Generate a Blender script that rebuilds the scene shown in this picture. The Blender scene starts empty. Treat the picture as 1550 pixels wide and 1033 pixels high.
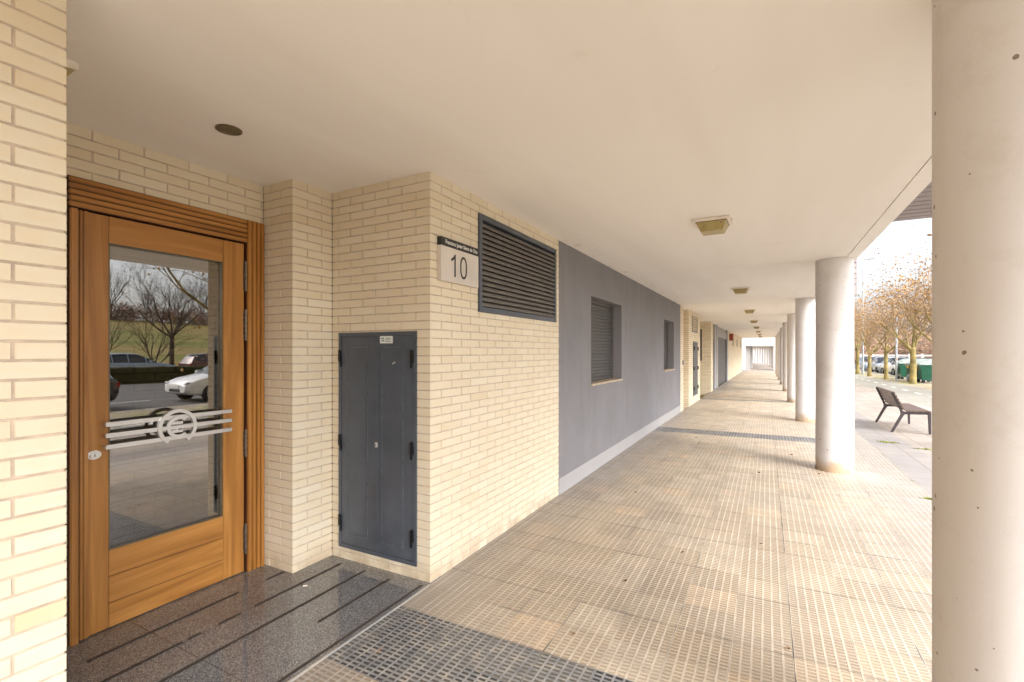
import bpy, bmesh, math, random
from mathutils import Vector, Matrix, noise
R=math.radians
sc=bpy.context.scene
COL=sc.collection
random.seed(7)
# ------------------------------------------------------------------ camera
F_PX=722.0; YAW=math.atan(386/722.0)
cam=bpy.data.cameras.new('camera'); cam.sensor_width=36; cam.lens=F_PX/1550*36
cam.shift_y=16/1550; cam.clip_start=0.05; cam.clip_end=1500
co=bpy.data.objects.new('camera',cam); COL.objects.link(co)
co.location=(0,0,1.65); co.rotation_euler=(R(90),0,YAW); sc.camera=co
# ------------------------------------------------------------------ constants
MX=-2.11; CH=2.93; CY=2.715
def gz(x,y):
    z=-.006*(min(max(y,10),60)-10)
    if x>34: z+= .118*(min(x,104)-34)
    if x>104: z+=.02*(min(x,160)-104)
    return z
# ------------------------------------------------------------------ materials
class NT:
    def __init__(s,name):
        s.m=bpy.data.materials.new(name); s.m.use_nodes=True; s.t=s.m.node_tree; s.n=s.t.nodes; s.n.clear()
        s.out=s.n.new('ShaderNodeOutputMaterial'); s.p=s.n.new('ShaderNodeBsdfPrincipled'); s.l(s.p.outputs[0],s.out.inputs[0])
    def l(s,a,b): s.t.links.new(a,b)
    def set(s,inp,v):
        if hasattr(v,'is_output') or isinstance(v,bpy.types.NodeSocket): s.l(v,inp)
        else: inp.default_value=v
    def node(s,typ,**k):
        n=s.n.new(typ)
        for a,b in k.items(): setattr(n,a,b)
        return n
    def obj(s): return s.node('ShaderNodeTexCoord').outputs['Object']
    def pos(s): return s.node('ShaderNodeNewGeometry').outputs['Position']
    def math(s,op,a,b=0.0,c=0.0,clamp=False):
        n=s.node('ShaderNodeMath',operation=op,use_clamp=clamp)
        s.set(n.inputs[0],a); s.set(n.inputs[1],b); s.set(n.inputs[2],c); return n.outputs[0]
    def noise(s,vec,scale,detail=4,rough=.55,dist=0):
        n=s.node('ShaderNodeTexNoise'); s.l(vec,n.inputs['Vector']); n.inputs['Scale'].default_value=scale
        n.inputs['Detail'].default_value=detail; n.inputs['Roughness'].default_value=rough; n.inputs['Distortion'].default_value=dist
        return n.outputs['Fac']
    def mapr(s,v,a,b,c=0,d=1,smooth=False):
        n=s.node('ShaderNodeMapRange'); n.clamp=True
        if smooth: n.interpolation_type='SMOOTHSTEP'
        s.set(n.inputs[0],v)
        for i,x in enumerate((a,b,c,d)): s.set(n.inputs[1+i],x)
        return n.outputs[0]
    def mix(s,f,a,b,mode='MIX'):
        n=s.node('ShaderNodeMix',data_type='RGBA',blend_type=mode); s.set(n.inputs[0],f)
        for i,v in ((6,a),(7,b)):
            if isinstance(v,(tuple,list)): v=tuple(v)[:3]+(1,)
            s.set(n.inputs[i],v)
        return n.outputs[2]
    def ramp(s,f,stops):
        n=s.node('ShaderNodeValToRGB'); s.set(n.inputs[0],f); e=n.color_ramp.elements
        while len(e)<len(stops): e.new(.5)
        for i,(p,c) in enumerate(stops): e[i].position=p; e[i].color=tuple(c)+(1,)
        return n.outputs[0]
    def sep(s,v):
        n=s.node('ShaderNodeSeparateXYZ'); s.l(v,n.inputs[0]); return n.outputs
    def comb(s,x,y,z=0.0):
        n=s.node('ShaderNodeCombineXYZ')
        for i,v in enumerate((x,y,z)): s.set(n.inputs[i],v)
        return n.outputs[0]
    def scalev(s,v,sc3):
        n=s.node('ShaderNodeVectorMath',operation='MULTIPLY'); s.l(v,n.inputs[0]); n.inputs[1].default_value=sc3; return n.outputs[0]
    def bump(s,h,strength=.3,dist=.01,nrm=None):
        n=s.node('ShaderNodeBump'); s.set(n.inputs['Height'],h); n.inputs['Strength'].default_value=strength; n.inputs['Distance'].default_value=dist
        if nrm is not None: s.l(nrm,n.inputs['Normal'])
        s.l(n.outputs[0],s.p.inputs['Normal']); return n.outputs[0]
    def fin(s,col,rough=.6,metal=0.0,spec=.5):
        if isinstance(col,(tuple,list)): col=tuple(col)[:3]+(1,)
        s.set(s.p.inputs['Base Color'],col); s.set(s.p.inputs['Roughness'],rough); s.p.inputs['Metallic'].default_value=metal
        s.p.inputs['Specular IOR Level'].default_value=spec
        return s.m
def simple(name,col,rough=.6,metal=0.0,var=.12,scale=8,spec=.5,bump=0.0):
    t=NT(name); o=t.pos(); f=t.noise(o,scale)
    c=t.mix(t.mapr(f,.3,.7),[x*(1-var) for x in col],[min(1,x*(1+var)) for x in col])
    if bump: t.bump(t.noise(o,scale*12,3),bump,.004)
    return t.fin(c,t.mapr(f,.3,.7,rough*.9,min(1,rough*1.1)),metal,spec)

def m_brick_geo():
    t=NT('cream_brick'); a=t.node('ShaderNodeAttribute',attribute_name='tone').outputs['Fac']
    p=t.pos()
    c=t.ramp(a,[(0,(.60,.465,.27)),(.25,(.685,.59,.44)),(.7,(.71,.63,.49)),(1,(.735,.665,.54))])
    n1=t.noise(t.scalev(p,(1,1,3)),9,5); c=t.mix(t.mapr(n1,.4,.75,0,.28),c,(.70,.52,.27))
    n2=t.noise(p,90,4,.7); c=t.mix(t.mapr(n2,.62,.8,0,.25),c,(.50,.40,.27))
    big=t.noise(p,1.6,4); c=t.mix(t.mapr(big,.4,.7,0,.18),c,(.80,.72,.58))
    z=t.sep(p)[2]; low=t.math('MULTIPLY',t.mapr(z,.0,.16,1,0),t.mapr(t.noise(p,6,4),.4,.6))
    c=t.mix(t.math('MULTIPLY',low,.75),c,(.44,.33,.21))
    t.bump(t.math('ADD',t.noise(p,120,4),t.math('MULTIPLY',n1,.6)),.25,.003)
    return t.fin(c,.62,0,.35)
def m_brick_proc():
    t=NT('cream_brick_far'); p=t.pos(); s=t.sep(p); g=t.node('ShaderNodeNewGeometry').outputs['Normal']; nx=t.math('ABSOLUTE',t.sep(g)[0])
    sel=t.math('GREATER_THAN',nx,.5)
    u=t.math('ADD',t.math('MULTIPLY',s[1],sel),t.math('MULTIPLY',s[0],t.math('SUBTRACT',1,sel)))
    b=t.node('ShaderNodeTexBrick'); t.l(t.comb(u,s[2]),b.inputs['Vector']); b.offset=.5
    for k,v in dict(Scale=1,**{'Mortar Size':.005,'Mortar Smooth':.1,'Bias':0,'Brick Width':.262,'Row Height':.06234}).items(): b.inputs[k].default_value=v
    b.inputs['Color1'].default_value=(.68,.58,.41,1); b.inputs['Color2'].default_value=(.77,.68,.51,1); b.inputs['Mortar'].default_value=(.43,.32,.23,1)
    t.bump(t.math('SUBTRACT',1,b.outputs['Fac']),.6,.005)
    return t.fin(b.outputs['Color'],.65,0,.3)
def m_plaster(name,col,dirt=.5,spots=False,stain=False,bs=.15):
    t=NT(name); p=t.pos(); n=t.noise(p,1.3,5,.6); c=t.mix(t.mapr(n,.3,.7,0,.5*dirt),col,[x*.86 for x in col])
    st=t.noise(t.scalev(p,(3,3,.35)),2.2,5,.6); c=t.mix(t.mapr(st,.5,.75,0,.35*dirt),c,[col[0]*.88,col[1]*.8,col[2]*.7])
    if spots:
        v=t.node('ShaderNodeTexVoronoi'); t.l(p,v.inputs['Vector']); v.inputs['Scale'].default_value=15
        r=t.sep(v.outputs['Color'])[0]; rad=t.mapr(t.sep(v.outputs['Color'])[1],0,1,-.01,.125)
        d=t.math('ADD',v.outputs['Distance'],t.math('MULTIPLY',t.math('SUBTRACT',t.noise(p,60,3),.5),.16))
        spot=t.math('MULTIPLY',t.math('LESS_THAN',d,rad),t.math('GREATER_THAN',r,.3))
        c=t.mix(t.math('MULTIPLY',spot,.85),c,(.17,.125,.09))
        v2=t.node('ShaderNodeTexVoronoi'); t.l(p,v2.inputs['Vector']); v2.inputs['Scale'].default_value=2.6
        r2=t.sep(v2.outputs['Color'])[2]; d2=t.math('ADD',v2.outputs['Distance'],t.math('MULTIPLY',t.math('SUBTRACT',t.noise(p,26,4),.5),.26))
        sp2=t.math('MULTIPLY',t.math('LESS_THAN',d2,.055),t.math('GREATER_THAN',r2,.6)); c=t.mix(t.math('MULTIPLY',sp2,.75),c,(.36,.23,.13))
        sm=t.noise(p,3,7,.75); c=t.mix(t.mapr(sm,.52,.72,0,.42),c,(.50,.43,.36))
    if stain:
        z=t.math('SUBTRACT',t.sep(p)[2],t.math('MULTIPLY',t.math('MAXIMUM',t.math('SUBTRACT',t.sep(p)[1],10),0),-.006))
        w=t.math('ADD',z,t.math('MULTIPLY',t.math('SUBTRACT',t.noise(p,5,4),.5),.34)); k=t.mapr(w,0.0,.27,.85,0,True)
        c=t.mix(k,c,(.40,.26,.13))
    t.bump(t.math('ADD',t.noise(p,60,4),t.math('MULTIPLY',t.noise(p,7,3),.8)),bs,.004)
    return t.fin(c,.8,0,.25)
def m_ceiling():
    t=NT('ceiling_paint'); p=t.pos(); n=t.noise(p,.6,4); c=t.mix(t.mapr(n,.3,.7,0,.6),(.86,.825,.775),(.835,.795,.74))
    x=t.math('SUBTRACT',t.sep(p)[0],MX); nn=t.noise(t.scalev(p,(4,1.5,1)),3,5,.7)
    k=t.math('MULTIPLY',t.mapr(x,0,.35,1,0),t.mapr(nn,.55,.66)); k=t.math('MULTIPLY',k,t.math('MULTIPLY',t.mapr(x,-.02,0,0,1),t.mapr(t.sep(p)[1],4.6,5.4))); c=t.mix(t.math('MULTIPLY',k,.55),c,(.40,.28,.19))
    n3=t.noise(p,2.2,6,.75); c=t.mix(t.mapr(n3,.62,.72,0,.16),c,(.55,.45,.34)); w_=t.node('ShaderNodeTexVoronoi',feature='DISTANCE_TO_EDGE'); t.l(t.scalev(p,(.5,.22,1)),w_.inputs['Vector']); w_.inputs['Scale'].default_value=.9; wq=t.node('ShaderNodeVectorMath',operation='ADD'); t.l(t.scalev(p,(.5,.22,1)),wq.inputs[0]); t.l(t.scalev(t.comb(t.noise(p,2,4),t.noise(p,2.3,4)),(.25,.25,0)),wq.inputs[1]); t.l(wq.outputs[0],w_.inputs['Vector']); c=t.mix(t.math('MULTIPLY',t.math('LESS_THAN',w_.outputs['Distance'],.0006),t.mapr(t.noise(p,.7,3),.5,.6,0,.07)),c,(.50,.41,.32)); n4=t.noise(t.scalev(p,(1,.12,1)),1.6,3); c=t.mix(t.mapr(n4,.45,.62,0,.14),c,(.62,.55,.47))
    t.bump(t.noise(p,150,3),.08,.002)
    return t.fin(c,.85,0,.2)
def m_wood(name,axis):
    t=NT(name); p=t.pos(); sc3=(14,14,.9) if axis=='z' else (14,.9,14)
    n=t.noise(t.scalev(p,sc3),.8,4,.5,1.6); fine=t.noise(t.scalev(p,tuple(k*6 if k>5 else k*2 for k in sc3)),2.0,5,.6)
    c=t.ramp(t.mapr(n,.25,.75),[(0,(.25,.10,.022)),(.45,(.38,.165,.034)),(1,(.52,.25,.065))])
    c=t.mix(t.mapr(fine,.48,.75,0,.38),c,(.27,.10,.015))
    b=t.noise(p,1.7,3); c=t.mix(t.mapr(b,.4,.7,0,.3),c,(.42,.17,.03))
    t.bump(fine,.12,.002); return t.fin(c,t.mapr(fine,.3,.7,.28,.42),0,.5)
def m_granite():
    t=NT('granite'); p=t.pos(); a=t.noise(t.scalev(p,(1,.4,1)),430,3,.7); b=t.noise(p,60,2,.7)
    c=t.ramp(t.mapr(a,.3,.7),[(.1,(.03,.03,.035)),(.42,(.10,.10,.105)),(.6,(.19,.187,.187)),(.85,(.50,.49,.48))])
    c=t.mix(t.mapr(b,.55,.7,0,.35),c,(.16,.135,.125))
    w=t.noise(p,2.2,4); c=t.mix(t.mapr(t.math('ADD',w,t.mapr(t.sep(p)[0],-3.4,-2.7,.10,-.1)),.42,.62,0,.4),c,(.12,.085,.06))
    yy=t.math('ADD',t.sep(p)[1],.35); pj=t.math('ABSOLUTE',t.math('SUBTRACT',t.math('FRACT',t.math('DIVIDE',yy,1.21)),.5))
    c=t.mix(t.math('MULTIPLY',t.math('LESS_THAN',pj,.0016),.7),c,(.02,.02,.02))
    return t.fin(c,t.mapr(w,.3,.7,.03,.11),0,1.0)
def m_tiles():
    t=NT('slotted_tiles'); p=t.pos(); s=t.sep(p)
    T=.3
    X=t.math('DIVIDE',t.math('ADD',s[0],.53+30.3),.3035); Y=t.math('DIVIDE',t.math('ADD',s[1],-2.39+30),T)
    ix=t.math('FLOOR',X); iy=t.math('FLOOR',Y); fx=t.math('FRACT',X); fy=t.math('FRACT',Y)
    wn=t.node('ShaderNodeTexWhiteNoise',noise_dimensions='2D'); t.l(t.comb(ix,iy),wn.inputs['Vector']); rnd=wn.outputs['Value']; rc=t.sep(wn.outputs['Color'])
    sx=t.math('FRACT',t.math('MULTIPLY',fx,6)); sy=t.math('FRACT',t.math('MULTIPLY',fy,10))
    ax=t.math('ABSOLUTE',t.math('SUBTRACT',sx,.5)); ay=t.math('ABSOLUTE',t.math('SUBTRACT',sy,.5))
    slot=t.math('MULTIPLY',t.mapr(ax,.35,.40,1,0),t.mapr(ay,.19,.33,1,0))
    ex=t.math('MINIMUM',fx,t.math('SUBTRACT',1,fx)); ey=t.math('MINIMUM',fy,t.math('SUBTRACT',1,fy))
    jw=t.mapr(t.noise(p,3,3),.4,.7,.004,.018)
    j=t.math('MAXIMUM',t.math('LESS_THAN',ex,jw),t.math('LESS_THAN',ey,t.math('MULTIPLY',jw,.9)))
    wl1=t.node('ShaderNodeTexWhiteNoise',noise_dimensions='1D'); t.l(t.math('FLOOR',t.math('ADD',X,.5)),wl1.inputs['W']); wl2=t.node('ShaderNodeTexWhiteNoise',noise_dimensions='1D'); t.l(t.math('FLOOR',t.math('ADD',Y,.5)),wl2.inputs['W'])
    jn=t.mapr(t.noise(p,1.3,3),.35,.6,-.2,.65)
    jx=t.math('MULTIPLY',t.math('LESS_THAN',ex,jw),t.math('ADD',t.math('MULTIPLY',wl1.outputs['Value'],.75),jn,clamp=True)); jy=t.math('MULTIPLY',t.math('LESS_THAN',ey,jw),t.math('ADD',wl2.outputs['Value'],jn,clamp=True)); j=t.math('MAXIMUM',jx,jy,clamp=True)
    rib=t.mapr(ax,.40,.46)
    # dark cross bands
    def band(a,b): return t.math('MULTIPLY',t.math('GREATER_THAN',s[1],a),t.math('LESS_THAN',s[1],b))
    bands=band(1.79,2.39)
    for a,b in ((10.19,10.79),(18.29,18.7),(24.0,24.3),(29.6,29.85),(35.2,35.45)): bands=t.math('MAXIMUM',bands,band(a,b))
    bands=t.math('MULTIPLY',bands,t.math('LESS_THAN',s[0],.8))
    patch=t.math('GREATER_THAN',t.math('ADD',rnd,t.math('MULTIPLY',t.noise(p,.9,2),.5)),.0)
    wear=t.noise(p,1.1,5,.65); wear2=t.noise(p,4.5,5,.7)
    ins=t.mapr(s[0],-2.0,1.3)  # paler toward the open side: daylight falloff put into the tile colour
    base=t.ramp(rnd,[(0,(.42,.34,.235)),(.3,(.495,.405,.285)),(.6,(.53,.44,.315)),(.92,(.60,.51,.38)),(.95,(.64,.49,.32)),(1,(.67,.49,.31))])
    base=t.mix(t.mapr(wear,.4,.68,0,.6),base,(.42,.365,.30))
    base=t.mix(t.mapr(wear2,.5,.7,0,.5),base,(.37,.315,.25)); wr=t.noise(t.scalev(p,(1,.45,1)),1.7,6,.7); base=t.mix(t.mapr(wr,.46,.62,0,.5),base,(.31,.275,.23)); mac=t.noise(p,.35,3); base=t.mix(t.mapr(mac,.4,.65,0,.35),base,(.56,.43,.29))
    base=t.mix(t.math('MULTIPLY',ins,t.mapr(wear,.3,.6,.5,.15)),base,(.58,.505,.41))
    base=t.mix(t.mapr(t.math('ADD',s[0],t.math('MULTIPLY',t.math('SUBTRACT',wear,.5),.5)),.95,1.35,0,.8),base,(.42,.37,.315))  # rows outside the columns darkened in colour to hold back outdoor glare
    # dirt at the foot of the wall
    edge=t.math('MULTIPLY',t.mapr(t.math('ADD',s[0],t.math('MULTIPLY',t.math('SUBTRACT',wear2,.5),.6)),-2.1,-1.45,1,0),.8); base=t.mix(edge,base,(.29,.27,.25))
    slotc=t.mix(.62,base,(.22,.155,.10)); slotc=t.mix(t.mapr(rc[1],0,1,.0,.5),slotc,base)
    dk=t.ramp(t.noise(p,12,4),[(.3,(.15,.155,.165)),(.5,(.24,.24,.24)),(.7,(.40,.36,.30))]); dks=t.ramp(t.math('ADD',t.math('MULTIPLY',rc[2],.5),t.math('MULTIPLY',t.noise(p,9,4),.5)),[(.3,(.03,.03,.034)),(.7,(.12,.105,.085))])
    base=t.mix(bands,base,dk); slotc=t.mix(bands,slotc,dks)
    lost=t.mapr(t.noise(p,7,4,.7),.62,.72,1,.35)
    c=t.mix(t.math('MULTIPLY',slot,lost),base,slotc)
    ribc=t.mix(bands,(.76,.72,.665),(.46,.455,.45)); c=t.mix(t.math('MULTIPLY',rib,t.mapr(wear2,.3,.62,.55,.05)),c,ribc)
    c=t.mix(j,c,(.11,.10,.09))
    st=t.noise(p,3.4,6,.75,.6); c=t.mix(t.mapr(st,.62,.72,0,.6),c,(.33,.20,.11))
    dv=t.node('ShaderNodeVectorMath',operation='DISTANCE'); t.l(t.scalev(p,(1,1,0)),dv.inputs[0]); dv.inputs[1].default_value=(1.08,7.72,0)
    ef=t.math('ADD',dv.outputs['Value'],t.math('MULTIPLY',t.math('SUBTRACT',t.noise(p,6,5,.7),.5),.5)); c=t.mix(t.mapr(ef,.2,.45,.15,0),c,(.78,.74,.69))
    h=t.math('SUBTRACT',1,t.math('MAXIMUM',slot,t.math('MULTIPLY',j,.8)))
    t.bump(t.math('ADD',h,t.math('MULTIPLY',wear2,.15)),.55,.004)
    return t.fin(c,t.mapr(wear2,.3,.7,.33,.55),0,.45)
def m_paving(name,c1,c2,tile=.4,rib=False):
    t=NT(name); p=t.pos(); s=t.sep(p); X=t.math('DIVIDE',t.math('ADD',s[0],40),tile); Y=t.math('DIVIDE',t.math('ADD',s[1],40),tile)
    wn=t.node('ShaderNodeTexWhiteNoise',noise_dimensions='2D'); t.l(t.comb(t.math('FLOOR',X),t.math('FLOOR',Y)),wn.inputs['Vector'])
    fx=t.math('FRACT',X); fy=t.math('FRACT',Y); e=t.math('MINIMUM',t.math('MINIMUM',fx,t.math('SUBTRACT',1,fx)),t.math('MINIMUM',fy,t.math('SUBTRACT',1,fy)))
    c=t.mix(wn.outputs['Value'],c1,c2); n=t.noise(p,.8,5,.65); c=t.mix(t.mapr(n,.4,.7,0,.55),c,[x*.62 for x in c1])
    n2=t.noise(p,3,5,.7); c=t.mix(t.mapr(n2,.6,.75,0,.4),c,(.22,.19,.13))
    stripes=t.math('ABSOLUTE',t.math('SUBTRACT',t.math('FRACT',t.math('MULTIPLY',fy,8)),.5)); c=t.mix(t.mapr(stripes,.3,.45,0,.22),c,[x*.5 for x in c1])
    c=t.mix(t.math('MULTIPLY',t.math('LESS_THAN',e,.02),.6),c,(.16,.14,.11)); t.bump(n2,.2,.01)
    return t.fin(c,.75,0,.3)
def m_ground(name,stops,scale=.3,bump=.4,sc3=(1,1,1)):
    t=NT(name); p=t.scalev(t.pos(),sc3); a=t.noise(p,scale,6,.6); b=t.noise(p,scale*14,5,.7)
    c=t.ramp(t.math('ADD',t.math('MULTIPLY',a,.7),t.math('MULTIPLY',b,.3)),stops); t.bump(b,bump,.03)
    return t.fin(c,.9,0,.2)
def m_glass(name,tint=(.02,.022,.024),rough=.03):
    t=NT(name); return t.fin(tint,rough,0,.9)
M={}
M['brick']=m_brick_geo(); M['brickfar']=m_brick_proc()
M['mortar']=simple('brown_mortar',(.54,.44,.35),.9,0,.2,20)
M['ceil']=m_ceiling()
M['column']=m_plaster('column_paint',(.69,.655,.635),.8,True,True,.2)
M['fascia']=m_plaster('fascia_paint',(.82,.785,.735),.6)
M['grey']=m_plaster('lilac_grey_render',(.235,.228,.240),2.2,False,False,1.0)
M['skirt']=m_plaster('skirting_grey',(.38,.365,.36),.9)
M['white']=m_plaster('white_render',(.78,.74,.69),.5)
M['woodz']=m_wood('honey_wood_upright','z'); M['woody']=m_wood('honey_wood_cross','y')
M['woodshade']=simple('groove_shade_wood',(.07,.022,.006),.6,0,.2,10); M['granite']=m_granite(); M['strip']=simple('anti_slip_strip',(.05,.038,.03),.8,0,.3,30)  # darker wood tone paints the shade inside frame grooves and leaf gaps
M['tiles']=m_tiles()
M['dark']=simple('anthracite_metal',(.085,.097,.118),.36,.15,.14,5,.5)
M['dark2']=simple('anthracite_metal_slat',(.125,.112,.10),.5,.1,.2,9,.5)
M['worn']=simple('worn_grey_edge',(.135,.145,.16),.5,.1,.5,25)
M['black']=simple('black_metal',(.012,.012,.013),.4,.2)
M['void']=simple('dark_void',(.012,.011,.01),.9)
M['steel']=simple('brushed_steel',(.66,.64,.62),.32,.75,.05,2)
M['steelplate']=simple('satin_steel_plate',(.66,.60,.54),.45,.35,.08,3)
M['hinge']=simple('worn_hinge_steel',(.20,.17,.14),.35,.9,.4,60)
M['letter']=simple('black_lettering',(.02,.02,.02),.5); M['letterw']=simple('white_lettering',(.7,.68,.64),.5)
M['sticker']=simple('white_sticker',(.75,.76,.74),.4); M['green']=simple('green_print',(.03,.13,.08),.4)
M['shutter']=simple('grey_shutter',(.085,.083,.08),.5,.1,.15,6)
M['sill']=simple('stone_sill',(.50,.40,.29),.7,0,.2,12,.4,.2)
M['lampwhite']=simple('lamp_housing_white',(.80,.73,.64),.55)
M['diffuser']=simple('yellowed_diffuser',(.36,.28,.105),.3,0,.18,14)
M['bronze']=simple('bronze_trim',(.17,.13,.08),.4,.5); M['lens']=simple('dusty_lens',(.13,.115,.06),.4,0,.3,25)
M['frame_soffit']=simple('slatted_cladding',(.30,.26,.26),.6,0,.12,4)
M['benchwood']=simple('bench_slat_wood',(.17,.115,.09),.45,0,.35,14); M['castiron']=simple('bench_cast_metal',(.075,.060,.062),.45,.4)
M['bark']=simple('mossy_bark',(.24,.19,.075),.9,0,.45,3,.3,.5); M['twig']=simple('brown_twig',(.26,.175,.10),.9,0,.3,4)
M['leaf']=simple('dry_leaf',(.38,.23,.095),.8,0,.4,2); M['darktwig']=simple('dark_twig',(.085,.06,.045),.9,0,.3,4)
M['bin']=simple('green_bin',(.010,.085,.05),.4,0,.2,2); M['binlid']=simple('bin_lid',(.42,.50,.46),.4,0,.2,3); M['yellow']=simple('yellow_label',(.65,.42,.02),.5)
M['bag']=simple('blue_grey_bag',(.16,.19,.25),.4); M['galv']=simple('galvanised_steel',(.38,.40,.41),.45,.6)
M['pave']=m_paving('beige_paving',(.38,.325,.27),(.44,.38,.325)); M['paveg']=m_paving('blue_grey_paving',(.33,.30,.28),(.38,.34,.305))
M['bike']=m_ground('cycle_lane_asphalt',[(.3,(.25,.24,.205)),(.55,(.31,.295,.25)),(.7,(.36,.34,.28))],.5,.2)
M['verge']=m_ground('verge_earth',[(.35,(.33,.27,.19)),(.5,(.38,.32,.24)),(.6,(.22,.23,.07))],.5,.4)
M['asphalt']=m_ground('asphalt',[(.3,(.10,.096,.092)),(.7,(.16,.15,.14))],.6,.2)
M['grass']=m_ground('dry_field_grass',[(.36,(.085,.125,.018)),(.46,(.18,.17,.035)),(.55,(.27,.20,.065)),(.68,(.22,.16,.06))],.05,.5,(2.6,.5,1))
M['kerb']=simple('kerb_concrete',(.42,.40,.37),.85,0,.15,5,.3,.3); M['roadpaint']=simple('road_paint',(.72,.71,.68),.7,0,.12,8)
M['hedge']=simple('hedge_leaf',(.055,.060,.014),.8,0,.5,3); M['weed']=simple('weed_leaf',(.30,.33,.07),.8,0,.35,20)
M['wood_far']=simple('far_wood_twigs',(.27,.165,.11),.95,0,.35,.3)
M['rubber']=simple('tyre_rubber',(.02,.02,.02),.8); M['rim']=simple('wheel_rim',(.45,.45,.46),.3,.8)
M['cglass']=m_glass('car_glass',(.015,.018,.02),.02); M['clight']=m_glass('headlamp',(.45,.45,.44),.08); M['rlight']=m_glass('tail_lamp',(.30,.012,.01),.1)
def paint(name,c):
    t=NT(name); m=t.fin(c,.28,.1,.6); t.p.inputs['Coat Weight'].default_value=.7; return m
M['cwhite']=paint('white_car_paint',(.74,.74,.73)); M['cblue']=paint('steel_blue_car_paint',(.34,.43,.52)); M['cred']=paint('dark_red_car_paint',(.09,.014,.012)); M['cdark']=paint('black_car_paint',(.015,.015,.018)); M['csilver']=paint('silver_car_paint',(.45,.46,.47))
M['redbox']=simple('red_alarm_box',(.30,.045,.025),.4); M['cork']=simple('cigarette_paper',(.7,.64,.55),.8); M['ash']=simple('dark_leaf',(.06,.035,.02),.9); M['brownleaf']=simple('fallen_leaf',(.24,.145,.07),.85,0,.3,20)
M['lobbywall']=simple('lobby_wall',(.33,.26,.19),.6); M['lobbyfloor']=simple('lobby_floor',(.13,.105,.085),.35); M['mat']=simple('doormat',(.02,.02,.022),.95)
def m_doorglass():
    t=NT('door_glass'); t.n.remove(t.p)
    tr=t.node('ShaderNodeBsdfTransparent'); tr.inputs[0].default_value=(.50,.46,.40,1)
    gl=t.node('ShaderNodeBsdfGlossy'); gl.inputs[0].default_value=(1,.98,.95,1); gl.inputs['Roughness'].default_value=.004
    fr=t.node('ShaderNodeFresnel'); fr.inputs[0].default_value=1.7
    mx=t.node('ShaderNodeMixShader'); t.l(t.math('MULTIPLY',fr.outputs[0],3.3,clamp=True),mx.inputs[0]); t.l(tr.outputs[0],mx.inputs[1]); t.l(gl.outputs[0],mx.inputs[2]); t.l(mx.outputs[0],t.out.inputs[0])
    return t.m
M['doorglass']=m_doorglass()
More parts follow.
